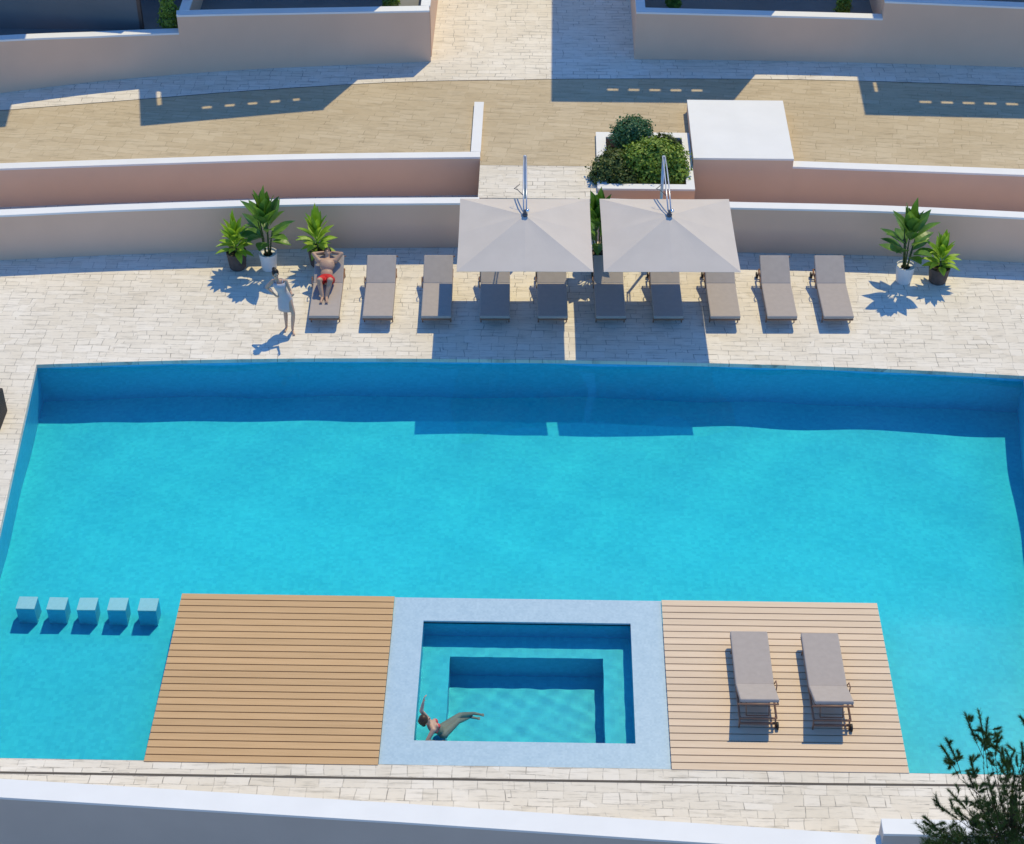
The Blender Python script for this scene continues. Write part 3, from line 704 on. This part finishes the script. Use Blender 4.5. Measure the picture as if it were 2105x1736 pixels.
# ------------------------------------------------------------------ shrubs
def shrub(x, y, z, label, lobes, mat, nleaf, lsize, seed, group='shrubs in the planter', name='shrub'):
    rnd = random.Random(seed); t = thing(name, label, 'shrub', (x, y, z), 0, group); vs = []; fs = []
    tot = sum(l[3]**2 for l in lobes)
    for (cx, cy, cz, r) in lobes:
        nn = int(nleaf*r*r/tot)
        for _ in range(nn):
            d = Vector((rnd.gauss(0, 1), rnd.gauss(0, 1), rnd.gauss(0, 1))).normalized()
            bumpf = 1+0.22*math.sin(5*d.x+seed)*math.sin(6*d.y+2)*math.sin(5*d.z+cx*3)
            rr = r*bumpf*(rnd.uniform(0.5, 1.0)**0.45)*(1.0 if rnd.random() < 0.72 else rnd.uniform(1.0, 1.28))
            p = Vector((cx, cy, cz))+Vector((d.x*rr, d.y*rr, d.z*rr*0.85))
            if p.z < 0.02: p.z = 0.02+rnd.random()*0.05
            n_ = (d+Vector((rnd.gauss(0, .5), rnd.gauss(0, .5), rnd.gauss(0, .5)+0.3))).normalized(); a, b = frame_of(n_)
            ang = rnd.random()*6.28; a, b = a*math.cos(ang)+b*math.sin(ang), b*math.cos(ang)-a*math.sin(ang)
            L_ = lsize*rnd.uniform(0.7, 1.3); W_ = L_*0.32; k = len(vs)
            vs += [tuple(p-a*L_*.5), tuple(p+b*W_+n_*W_*.3), tuple(p+a*L_*.5), tuple(p-b*W_+n_*W_*.3)]; fs.append((k, k+1, k+2, k+3))
    obj('foliage', (vs, fs), mat, t)
    bm = bmnew()
    for (cx, cy, cz, r) in lobes: tube(bm, [(0, 0, 0), (cx*.5, cy*.5, cz*.5), (cx, cy, cz)], [0.03, 0.02, 0.01], 6)
    obj('branches', bm, M['bark'], t); return t
def px(u, v, z): p = at(u, v, z); return p.x, p.y
x, y = px(1290, 300, 1.1)
shrub(2.13, 40.0, 0.82, 'round dark bluish-green shrub at the back of the planter', [(0, 0, 0.62, 0.46), (0.14, 0.0, 0.72, 0.38), (-0.15, 0.05, 0.5, 0.36)], M['bushA'], 4200, 0.075, 2)
shrub(2.95, 40.0, 0.82, 'small dark shrub next to the white block', [(0, 0, 0.35, 0.28), (0.15, -.05, 0.3, 0.25)], M['bushC'], 1300, 0.075, 4)
shrub(2.75, 38.95, 0.82, 'largest yellow-green shrub filling the right of the planter', [(0, 0, 0.55, 0.50), (-0.48, 0.0, 0.52, 0.44), (0.33, 0.05, 0.48, 0.42), (-0.15, 0.35, 0.5, 0.42), (0.45, -0.3, 0.28, 0.32), (-0.2, -0.35, 0.28, 0.32)], M['bushB'], 7500, 0.085, 6)
shrub(1.62, 38.72, 0.82, 'dark olive shrub spilling over the planter left corner', [(0, 0, 0.42, 0.42), (-0.2, -0.15, 0.30, 0.36), (0.3, -0.2, 0.25, 0.34), (0.1, 0.3, 0.42, 0.34)], M['bushC'], 4600, 0.08, 9)
def cone_bush(u, v, z, label, h, seed):
    x, y = px(u, v, z)
    return shrub(x, y, z, label, [(0, 0, h*0.25, h*0.26), (0, 0, h*0.5, h*0.22), (0, 0, h*0.72, h*0.15), (0, 0, h*0.9, h*0.08)], M['bushB'] if seed % 2 else M['leafL'], 1500, 0.07, seed, 'bushes on the upper terraces', 'terrace_bush')
cone_bush(352, 62, 1.95, 'cone-shaped green bush on the upper left terrace', 1.15, 41)
cone_bush(805, 18, 1.95, 'green bush behind the tall left terrace wall', 0.9, 43)
cone_bush(1384, 20, 1.75, 'green bush on the right terrace, nearest the passage', 0.8, 45)
cone_bush(1732, 30, 1.75, 'green bush on the right terrace, by the tallest wall', 0.8, 47)

# ------------------------------------------------------------------ pine tree at the lower right
def pine():
    rnd = random.Random(11); Y = 16.6
    b0 = aty(2075, 1990, Y); t = thing('pine_tree', 'dark pine tree rising at the lower right corner', 'tree', (b0.x, b0.y, -3.2)); o = t.location
    bm = bmnew(); vs = []; fs = []
    def P(u, v, dy=0.0): return aty(u, v, Y+dy)-o
    top = P(2085, 1640)
    tube(bm, [(0, 0, 0), tuple(Vector((0.05, 0, (top.z)*0.5))), tuple(top)], [0.14, 0.10, 0.04], 8)
    def needles(p, d, n, L_):
        for _ in range(n):
            q = (d*0.9+Vector((rnd.gauss(0, .36), rnd.gauss(0, .36), rnd.gauss(0, .36)))).normalized(); a, b = frame_of(q)
            s = a*math.cos(rnd.random()*6.28)+b*math.sin(rnd.random()*6.28); l = L_*rnd.uniform(0.7, 1.2); k = len(vs)
            vs.extend([tuple(p-s*0.0024), tuple(p+s*0.0024), tuple(p+q*l)]); fs.append((k, k+1, k+2))
    def branch(pts, r, tufts, L_=0.075, dens=7, dry=0):
        tube(bm, [tuple(p) for p in pts], [r*(1-0.75*i/(len(pts)-1)) for i in range(len(pts))], 5)
        total = len(pts)-1
        for k in range(tufts):
            f = 0.35+0.65*k/max(1, tufts-1); i = min(total-1, int(f*total)); q = f*total-i
            p = pts[i].lerp(pts[i+1], q); d = (pts[i+1]-pts[i]).normalized()
            needles(p, d, dens, L_)
    def curve(a, b, bend, n=6):
        side = Vector((rnd.gauss(0, 1), rnd.gauss(0, .6), rnd.gauss(0, .4)))*bend
        return [a.lerp(b, i/n)+side*math.sin(PI*i/n) for i in range(n+1)]
    # upper sprigs: (tip u, v), (root u, v), density
    sprigs = [((2012,1462),(2030,1580)), ((1985,1470),(2022,1560)), ((2030,1480),(2035,1560)), ((1945,1520),(1975,1590)), ((1936,1535),(1972,1600)), ((2052,1512),(2048,1575)),
              ((2060,1540),(2050,1590)), ((1995,1560),(2010,1620)), ((2085,1545),(2075,1610)), ((2100,1530),(2095,1590)), ((2110,1465),(2125,1520)), ((2098,1475),(2125,1520)),
              ((1900,1690),(1960,1720)), ((1925,1655),(1990,1700)), ((1990,1590),(2010,1640)), ((1950,1625),(2000,1680)), ((2010,1650),(2040,1710)), ((1965,1665),(2020,1720)),
              ((2120,1600),(2110,1680)), ((2085,1600),(2085,1680)), ((2030,1600),(2050,1680)), ((2070,1560),(2070,1640))]
    for (tu, tv), (ru, rv) in sprigs:
        dy = rnd.uniform(-.35, .35); a = P(ru, rv, dy*.6); b = P(tu, tv, dy)
        hub = P(2085+rnd.uniform(-25, 20), 1730+rnd.uniform(-20, 30), dy*.2)
        branch(curve(hub, a, 0.05), 0.010, 10, 0.08, 14)
        branch(curve(a, b, 0.03), 0.005, 26, 0.08, 22)
        for k in range(6):
            c = a.lerp(b, rnd.uniform(0.0, 0.8)); e = c+Vector((rnd.uniform(-.16, .16), rnd.uniform(-.15, .15), rnd.uniform(0.03, .18)))
            branch(curve(c, e, 0.02, 3), 0.0035, 12, 0.075, 18)
    # dense dark mass at the bottom
    for k in range(430):
        u = rnd.uniform(1885, 2180); lim = (1700 if u < 1960 else 1700-(u-1960)*0.95)+rnd.uniform(-15, 45); lim = max(lim, 1570); v = rnd.uniform(lim, 1810)
        p = P(u, v, rnd.uniform(-.5, .5)); hub = P(2080, 1800, 0); d = (p-hub).normalized()
        tube(bm, [tuple(p-d*0.25), tuple(p)], [0.008, 0.003], 4)
        for q in range(12): needles(p-d*0.025*q+Vector((rnd.gauss(0, .03), rnd.gauss(0, .03), rnd.gauss(0, .03))), (d+Vector((0, 0, 0.6))).normalized(), 20, 0.095)
    # rest of the crown, below the picture
    for k in range(160):
        a = rnd.random()*6.28; zz = rnd.uniform(1.0, top.z); rr = rnd.uniform(0.2, 1.3)*(1.1-0.5*zz/top.z)
        p = Vector((math.cos(a)*rr+0.1, math.sin(a)*rr*0.8-0.3, zz-0.25)); 
        if (aty(0, 0, 1) is not None) and p.z > top.z-0.9: p.z -= 0.9
        d = Vector((math.cos(a), math.sin(a), 0.4)).normalized(); tube(bm, [(0.03, 0, max(0.3, p.z-0.4)), tuple(p)], [0.018, 0.005], 4)
        for q in range(10): needles(p-d*0.05*q, (d+Vector((0, 0, 0.5))).normalized(), 10, 0.10)
    obj('trunk', bm, M['bark'], t); obj('crown', (vs, fs), M['pine'], t)
pine()

# ------------------------------------------------------------------ dark wicker chair at the left edge
def wicker():
    c = at(7, 893, 0); t = thing('wicker_armchair', 'black wicker armchair cut by the left edge beside the pool', 'armchair', (c.x-0.63, c.y+0.05, 0))
    bm = bmnew(); box(bm, -0.38, 0.38, 0.05, 0.7, 0.0, 0.34); obj('seat', bm, M['wicker'], t, bevel=0.03)
    for sx in (-1, 1):
        bm = bmnew(); prof = [(0.0, 0.0), (0.75, 0.0), (0.75, 0.62), (0.55, 0.66), (0.12, 0.56), (0.0, 0.40)]
        x0, x1 = sorted((sx*0.40, sx*0.54)); a = [bm.verts.new((x0, y, z)) for y, z in prof]; b = [bm.verts.new((x1, y, z)) for y, z in prof]
        bm.faces.new(a); bm.faces.new(b[::-1])
        for i in range(6): j = (i+1) % 6; bm.faces.new((a[i], b[i], b[j], a[j]))
        obj('armrest', bm, M['wicker'], t, bevel=0.03)
    bm = bmnew(); box(bm, -0.39, 0.39, 0.705, 0.83, 0.0, 0.85); obj('backrest', bm, M['wicker'], t, bevel=0.04)
wicker()

# ------------------------------------------------------------------ people: fused, remeshed bodies
def cap(bm, p0, r0, p1, r1, seg=12):
    p0, p1 = Vector(p0), Vector(p1); d = (p1-p0); L_ = d.length; d = d.normalized() if L_ > 1e-6 else Vector((0, 0, 1)); a, b = frame_of(d); rings = []
    prof = [(-math.cos(t)*r0, math.sin(t)*r0, 0) for t in [PI/2*k/4 for k in range(1, 5)]]+[(L_+math.sin(t)*r1, math.cos(t)*r1, 1) for t in [PI/2*k/4 for k in range(0, 4)]]
    for h, r, _ in prof: rings.append([bm.verts.new(p0+d*h+(a*math.cos(2*PI*k/seg)+b*math.sin(2*PI*k/seg))*r) for k in range(seg)])
    s, e = bm.verts.new(p0-d*r0), bm.verts.new(p1+d*r1)
    for q, r in zip(rings, rings[1:]):
        for k in range(seg): bm.faces.new((q[k], q[(k+1) % seg], r[(k+1) % seg], r[k]))
    for k in range(seg): bm.faces.new((s, rings[0][(k+1) % seg], rings[0][k])); bm.faces.new((e, rings[-1][k], rings[-1][(k+1) % seg]))
def ell(bm, c, r, fr):
    c = Vector(c); n = 10; m_ = 16; rings = []; X, Y_, Z = fr
    for i in range(1, n):
        t = PI*i/n; rings.append([bm.verts.new(c+X*(math.sin(t)*math.cos(2*PI*k/m_)*r[0])+Y_*(math.sin(t)*math.sin(2*PI*k/m_)*r[1])+Z*(math.cos(t)*r[2])) for k in range(m_)])
    s, e = bm.verts.new(c+Z*r[2]), bm.verts.new(c-Z*r[2])
    for q, r_ in zip(rings, rings[1:]):
        for k in range(m_): bm.faces.new((q[k], r_[k], r_[(k+1) % m_], q[(k+1) % m_]))
    for k in range(m_): bm.faces.new((s, rings[0][k], rings[0][(k+1) % m_])); bm.faces.new((e, rings[-1][(k+1) % m_], rings[-1][k]))
def fuse(name, bm, mat, parent=None, vox=0.010, smooth_it=4):
    me = bpy.data.meshes.new(name+'_raw'); bmesh.ops.recalc_face_normals(bm, faces=bm.faces); bm.to_mesh(me); bm.free(); o = bpy.data.objects.new(name+'_raw', me); COL.objects.link(o)
    r = o.modifiers.new('r', 'REMESH'); r.mode = 'VOXEL'; r.voxel_size = vox
    s = o.modifiers.new('s', 'SMOOTH'); s.iterations = smooth_it; s.factor = 0.5
    dg = bpy.context.evaluated_depsgraph_get(); me2 = bpy.data.meshes.new_from_object(o.evaluated_get(dg)); bpy.data.objects.remove(o); me2.name = name
    me2.materials.clear(); me2.materials.append(mat)
    for p in me2.polygons: p.use_smooth = True
    n = bpy.data.objects.new(name, me2); COL.objects.link(n)
    if parent: n.parent = parent
    return n
def hand(bm, wrist, d, palmn, curl=0.5, mirror=1, k=1.0):
    "palm, four unequal curled fingers and a side thumb"
    d = Vector(d).normalized(); n = Vector(palmn); n = (n-d*n.dot(d)).normalized(); s = d.cross(n)*mirror; w_ = Vector(wrist)
    pc = w_+d*0.05*k
    for q in (-1, 0, 1): cap(bm, w_+d*0.015*k+s*0.016*q*k, 0.016*k, w_+d*0.075*k+s*0.026*q*k, 0.013*k, 8)
    for i, (off, L_) in enumerate(((-0.033, 0.062), (-0.011, 0.074), (0.011, 0.070), (0.033, 0.055))):
        p = w_+d*0.085*k+s*off*k; dd = d; 
        for j in range(3):
            dd = (dd*math.cos(curl*0.75)+n*math.sin(curl*0.75)).normalized(); l = L_*k*(0.42, 0.32, 0.26)[j]
            q = p+dd*l; cap(bm, p, 0.0095*k, q, 0.0085*k, 6); p = q
    p = w_+d*0.03*k-s*0.028*k; q = p+(d*0.5-s*0.75+n*0.35).normalized()*0.04*k; cap(bm, p, 0.012*k, q, 0.011*k, 6); cap(bm, q, 0.011*k, q+(d*0.85-s*0.3+n*0.3).normalized()*0.032*k, 0.009*k, 6)
def head(bm, hc, up, fwd, k=1.0):
    "head centre hc, up and facing directions; nose, brow, chin, ears, eye sockets"
    up = Vector(up).normalized(); f = Vector(fwd); f = (f-up*f.dot(up)).normalized(); r = f.cross(up); hc = Vector(hc); fr = (r, f, up)
    ell(bm, hc+up*0.02*k-f*0.008*k, (0.074*k, 0.092*k, 0.098*k), fr)
    ell(bm, hc-up*0.045*k+f*0.022*k, (0.056*k, 0.066*k, 0.072*k), fr)
    cap(bm, hc+f*0.082*k+up*0.018*k, 0.009*k, hc+f*0.104*k-up*0.022*k, 0.013*k, 8)
    cap(bm, hc+f*0.078*k-up*0.058*k-r*0.018*k, 0.010*k, hc+f*0.078*k-up*0.058*k+r*0.018*k, 0.010*k, 8)
    for s in (-1, 1):
        cap(bm, hc+f*0.078*k+up*0.028*k+r*s*0.015*k, 0.010*k, hc+f*0.066*k+up*0.03*k+r*s*0.048*k, 0.010*k, 8)
        ell(bm, hc+r*s*0.078*k-f*0.005*k-up*0.005*k, (0.012*k, 0.020*k, 0.032*k), fr)
    return fr
def eyes(parent, hc, up, fwd, k, mat):
    up = Vector(up).normalized(); f = Vector(fwd); f = (f-up*f.dot(up)).normalized(); r = f.cross(up); bm = bmnew()
    for s in (-1, 1): ell(bm, Vector(hc)+f*0.080*k+up*0.004*k+r*s*0.030*k, (0.013*k, 0.010*k, 0.008*k), (r, f, up))
    return obj('eyes', bm, mat, parent, smooth=True)
def person(name, label, mat, loc):
    return None

# standing woman, seen from the front left, in a short pale dress, leaning to the left
def woman_standing():
    L0 = Vector((-5.70, 33.60, 0))
    def V(x, y, z): return Vector((x, y, z))
    body = bmnew(); X, Y_, Z = V(1, 0, 0), V(0, 1, 0), V(0, 0, 1)
    face = V(0.35, -0.9, -0.15); pel = V(-0.07, 0.02, 0.90); ch = V(-0.16, 0.02, 1.22); nk = V(-0.215, 0.0, 1.40); hc = V(-0.235, -0.02, 1.545)
    fl, fr_ = V(-0.10, 0.05, 0.045), V(0.07, -0.09, 0.045)
    ell(body, pel, (0.155, 0.105, 0.12), (X, Y_, Z)); ell(body, (pel+ch)/2, (0.115, 0.085, 0.17), (X, Y_, Z)); ell(body, ch, (0.145, 0.10, 0.17), (X, Y_, Z))
    for s in (-1, 1): ell(body, ch+V(s*0.065, -0.075, 0.02), (0.058, 0.055, 0.058), (X, Y_, Z))
    cap(body, ch+V(-0.14, 0, 0.12), 0.045, ch+V(0.13, 0, 0.12), 0.045); cap(body, ch+V(-0.03, 0, .1), 0.06, nk, 0.047); cap(body, nk, 0.046, hc-V(0, -0.01, 0.06), 0.045)
    head(body, hc, V(-0.1, 0, 1), face, 0.98)
    # left of picture: straight supporting leg; right: knee bent forward
    for hip, knee, ank, toe in ((pel+V(-0.075, 0, -0.03), V(-0.085, 0.01, 0.49), fl+V(0, 0, 0.04), fl+V(-0.02, -0.17, -0.02)), (pel+V(0.08, 0, -0.03), V(0.125, -0.12, 0.50), fr_+V(0, 0.0, 0.04), fr_+V(0.05, -0.16, -0.02))):
        cap(body, hip, 0.088, knee+V(0, 0, 0.05), 0.056); cap(body, knee+V(0, 0, 0.05), 0.056, knee-V(0, 0, 0.03), 0.050)
        mid = knee.lerp(ank, 0.3)+V(0, 0.015, 0); cap(body, knee, 0.048, mid, 0.054); cap(body, mid, 0.054, ank, 0.034); cap(body, ank, 0.034, ank-V(0, -0.02, 0.05), 0.032)
        cap(body, ank-V(0, 0, 0.055), 0.030, toe, 0.022)
        for q in range(5): cap(body, toe+V(-0.026+0.013*q, 0.01, -0.002), 0.011, toe+V(-0.028+0.014*q, -0.035+0.004*q, -0.008), 0.008, 6)
    sl, sr = ch+V(-0.165, 0.0, 0.12), ch+V(0.155, 0, 0.12)
    el, wl = V(-0.50, 0.03, 1.16), V(-0.27, -0.06, 0.98); er, wr = V(0.10, -0.06, 1.10), V(0.17, -0.25, 1.13)
    for s_, e_, w_ in ((sl, el, wl), (sr, er, wr)): cap(body, s_, 0.048, e_, 0.036); cap(body, e_, 0.036, w_, 0.024)
    hand(body, wl, (V(-0.14, -0.03, 0.90)-wl), V(0.4, 0.5, 0), 0.5, 1); hand(body, wr, V(0.3, -0.6, 0.3), V(-0.6, 0, 0.8), 0.7, -1)
    b = fuse('person', body, M['skin'], None, 0.0085, 3); b.location = L0; b.scale = (0.90, 0.92, 0.97)
    tag(b, 'standing woman with black hair in a short pale dress beside the loungers', 'person')
    # dress
    bm = bmnew(); rings = [(ch+V(0, -0.01, 0.125), 0.150, 0.125), (ch+V(0, -0.025, 0.03), 0.165, 0.155), (ch+V(0.01, -0.005, -0.08), 0.142, 0.125), (pel.lerp(ch, 0.45), 0.128, 0.10), (pel+V(0, 0, 0.05), 0.165, 0.122),
        (pel+V(0.0, 0, -0.08), 0.185, 0.135), (pel+V(0.01, -0.03, -0.22), 0.192, 0.14), (pel+V(0.015, -0.03, -0.32), 0.20, 0.145)]
    seg = 28; R_ = []
    for i, (c, a, b_) in enumerate(rings):
        R_.append([bm.verts.new(c+V(math.cos(2*PI*k/seg)*a*(1+(0.02*math.sin(7*2*PI*k/seg) if i > 4 else 0)), math.sin(2*PI*k/seg)*b_, 0.01*math.sin(2*PI*k/seg*2) if i == 7 else 0)) for k in range(seg)])
    for q, r in zip(R_, R_[1:]):
        for k in range(seg): bm.faces.new((q[k], r[k], r[(k+1) % seg], q[(k+1) % seg]))
    for s in (-1, 1): 
        tube(bm, [ch+V(s*0.075, -0.10, 0.10), ch+V(s*0.085, -0.02, 0.175), ch+V(s*0.07, 0.09, 0.10)], 0.014, 6)
    o = obj('dress', bm, M['dress'], b, smooth=True); m_ = o.modifiers.new('s', 'SOLIDIFY'); m_.thickness = 0.006
    bm = bmnew(); f = face.normalized()
    ell(bm, hc+V(0, 0, 0.035)-f*0.022, (0.088, 0.095, 0.100), (X, Y_, Z)); ell(bm, hc-f*0.12+V(0, 0, 0.06), (0.055, 0.055, 0.05), (X, Y_, Z)); cap(bm, hc-f*0.06+V(0, 0, -0.01), 0.06, hc-f*0.06-V(0, 0, 0.07), 0.045)
    h_ = fuse('hair', bm, M['hair'], b, 0.012, 2); eyes(b, hc, V(-0.1, 0, 1), face, 0.98, M['hair'])
woman_standing()

# man lying on the first lounger, hands behind the head, knees drawn up
def man():
    ox, oy = lx[0]-0.03, 33.64
    def V(x, y, z): return Vector((x, y, z))
    ca, sa = math.cos(BA), math.sin(BA); axis = V(0, ca, sa); nrm = V(0, -sa, ca); X = V(1, 0, 0)
    zs = LF+0.078; hinge = V(0, FL, zs)
    def back(d, h, x=0): return hinge+axis*d+nrm*h+X*x
    bm = bmnew()
    pel = V(0, FL-0.06, zs+0.115); ab = back(0.15, 0.125); ch = back(0.37, 0.145); nk = back(0.56, 0.13); hc = back(0.70, 0.15); face = (nrm+axis*0.05-V(0, 0.35, 0)).normalized()
    ell(bm, pel, (0.165, 0.13, 0.105), (X, axis, nrm)); ell(bm, ab, (0.145, 0.17, 0.098), (X, axis, nrm)); ell(bm, ch, (0.178, 0.18, 0.118), (X, axis, nrm))
    for s in (-1, 1): ell(bm, ch+X*s*0.075+nrm*0.055+axis*0.03, (0.075, 0.065, 0.045), (X, axis, nrm))
    cap(bm, back(0.50, 0.125, -0.16), 0.06, back(0.50, 0.125, 0.16), 0.06); cap(bm, back(0.50, 0.13), 0.065, nk, 0.057); cap(bm, nk, 0.056, hc-axis*0.05, 0.054)
    head(bm, hc, axis, face, 1.0)
    for s in (-1, 1):
        sh = back(0.49, 0.13, s*0.19); el = back(0.66, 0.17, s*0.33); wr = back(0.76, 0.07, s*0.10)
        cap(bm, sh, 0.062, sh.lerp(el, .5), 0.052); cap(bm, sh.lerp(el, .5), 0.052, el, 0.042); cap(bm, el, 0.043, wr, 0.030); hand(bm, wr, -X*s+axis*0.15, -axis*0.2-nrm, 0.3, s)
        hip = pel+X*s*0.095-V(0, 0.02, 0); kn = V(s*0.125, FL-0.42, zs+0.34); an = V(s*0.045, FL-0.66, zs+0.055); toe = an+V(s*0.02, -0.17, -0.015)
        cap(bm, hip, 0.10, kn, 0.064); mid = kn.lerp(an, 0.3)-V(0, -0.012, 0.02); cap(bm, kn, 0.060, mid, 0.062); cap(bm, mid, 0.062, an, 0.038); cap(bm, an, 0.038, an+V(0, 0.02, -0.03), 0.036); cap(bm, an-V(0, 0, 0.01), 0.036, toe, 0.026)
        for q in range(5): cap(bm, toe+V(-0.028+0.014*q, 0, 0), 0.012, toe+V(-0.03+0.015*q, -0.035, -0.003), 0.009, 6)
    b = fuse('person', bm, M['skinm'], None, 0.0095, 3); b.location = (ox, oy, 0); b.rotation_euler = (0, 0, R(1.1))
    tag(b, 'man in red shorts lying on a lounger with hands behind his head', 'person')
    bm = bmnew(); ell(bm, pel+axis*0.02, (0.178, 0.135, 0.118), (X, axis, nrm))
    for s in (-1, 1):
        hip = pel+X*s*0.095-V(0, 0.02, 0); kn = V(s*0.125, FL-0.42, zs+0.34); cap(bm, hip, 0.112, hip.lerp(kn, 0.62), 0.094)
    fuse('shorts', bm, M['red'], b, 0.012, 3)
    bm = bmnew(); ell(bm, hc+axis*0.050-face*0.005, (0.086, 0.082, 0.096), (X, axis, nrm)); cap(bm, hc+axis*0.05+face*0.045-X*0.05, 0.03, hc+axis*0.05+face*0.045+X*0.05, 0.03); fuse('hair', bm, M['hair'], b, 0.012, 2); eyes(b, hc, axis, face, 1.0, M['hair'])
    # white towel hanging by the lounger side
man()

# woman resting in the corner of the plunge pool
def woman_spa():
    def V(x, y, z): return Vector((x, y, z))
    X, Y_, Z = V(1, 0, 0), V(0, 1, 0), V(0, 0, 1); bm = bmnew()
    def G(u, v, z): p = at(u, v, z); return V(p.x, p.y, z)
    pel = G(909, 1511, -0.36); ch = G(891, 1495, -0.10); nk = G(880, 1487, 0.03); hc = G(873, 1482, 0.135)
    ax = (ch-pel).normalized(); face = V(0.75, 0.35, -0.25); fwd = V(0.5, 0.25, 0.75); nrm = (fwd-ax*fwd.dot(ax)).normalized(); sd = nrm.cross(ax).normalized()
    ell(bm, pel, (0.155, 0.105, 0.12), (sd, nrm, ax)); ell(bm, pel.lerp(ch, .5), (0.112, 0.085, 0.17), (sd, nrm, ax)); ell(bm, ch, (0.140, 0.095, 0.16), (sd, nrm, ax))
    for s in (-1, 1): ell(bm, ch+sd*s*0.062+nrm*0.075+ax*0.02, (0.056, 0.05, 0.056), (sd, nrm, ax))
    cap(bm, ch+ax*0.11-sd*0.135, 0.045, ch+ax*0.11+sd*0.135, 0.045); cap(bm, ch+ax*.1, 0.058, nk, 0.046); cap(bm, nk, 0.045, hc-ax*0.05, 0.044)
    head(bm, hc, (ax+V(0, 0, 0.4)), face, 0.98)
    far = sd if sd.y > 0 else -sd
    s1 = ch+ax*0.11+far*0.155; e1 = G(866, 1462, 0.24); w1 = G(870, 1445, 0.36)
    cap(bm, s1, 0.046, e1, 0.036); cap(bm, e1, 0.036, w1, 0.024); hand(bm, w1, V(0.1, 0.3, 0.5), V(1, 0, 0), 0.4, 1)
    s2 = ch+ax*0.11-far*0.155; e2 = s2+V(-0.10, -0.14, -0.12); w2 = e2+V(0.22, -0.02, -0.06)
    cap(bm, s2, 0.046, e2, 0.036); cap(bm, e2, 0.036, w2, 0.024); hand(bm, w2, V(1, 0.1, 0), V(0, 0, -1), 0.3, -1)
    for s, ku, kv, au, av in ((1, 946, 1476, 974, 1481), (-1, 941, 1489, 966, 1488)):
        kz = -0.30; kn = G(ku, kv, kz); an = G(au, av, -0.62); hip = pel+far*s*0.07
        cap(bm, hip, 0.092, kn, 0.056); mid = kn.lerp(an, 0.3); cap(bm, kn, 0.052, mid, 0.055); cap(bm, mid, 0.055, an, 0.034); toe = an+V(0.15, -0.01, -0.05); cap(bm, an, 0.034, toe, 0.022)
        for q in range(5): cap(bm, toe+V(0, -0.026+0.013*q, 0), 0.011, toe+V(0.035, -0.028+0.014*q, -0.006), 0.008, 6)
    b = fuse('person', bm, M['skin'], None, 0.0085, 3); tag(b, 'woman in a coral bikini reclining in the plunge pool corner with one arm raised', 'person'); caustic_recv.append(b)
    bm = bmnew(); 
    for s in (-1, 1): ell(bm, ch+sd*s*0.062+nrm*0.079+ax*0.018, (0.056, 0.052, 0.052), (sd, nrm, ax))
    seg = 24; 
    for k in range(seg):
        a, b_ = 2*PI*k/seg, 2*PI*(k+1)/seg
        cap(bm, ch+sd*math.cos(a)*0.142+nrm*math.sin(a)*0.097-ax*0.01, 0.010, ch+sd*math.cos(b_)*0.142+nrm*math.sin(b_)*0.097-ax*0.01, 0.010, 6)
    o = fuse('bikini_top', bm, M['coral'], b, 0.008, 2); caustic_recv.append(o)
    bm = bmnew(); ell(bm, pel-ax*0.02, (0.162, 0.112, 0.085), (sd, nrm, ax)); o = fuse('bikini_bottom', bm, M['coral'], b, 0.010, 2); caustic_recv.append(o)
    bm = bmnew(); f = face.normalized(); ell(bm, hc+Z*0.03-f*0.025, (0.088, 0.095, 0.10), (X, Y_, Z)); cap(bm, hc-f*0.07, 0.06, nk-f*0.09-Z*0.02, 0.045); fuse('hair', bm, M['hairb'], b, 0.012, 2); eyes(b, hc, (ax+V(0, 0, 0.4)), face, 0.98, M['hair'])
woman_spa()

for o in caustic_recv: o.cycles.is_caustics_receiver = True
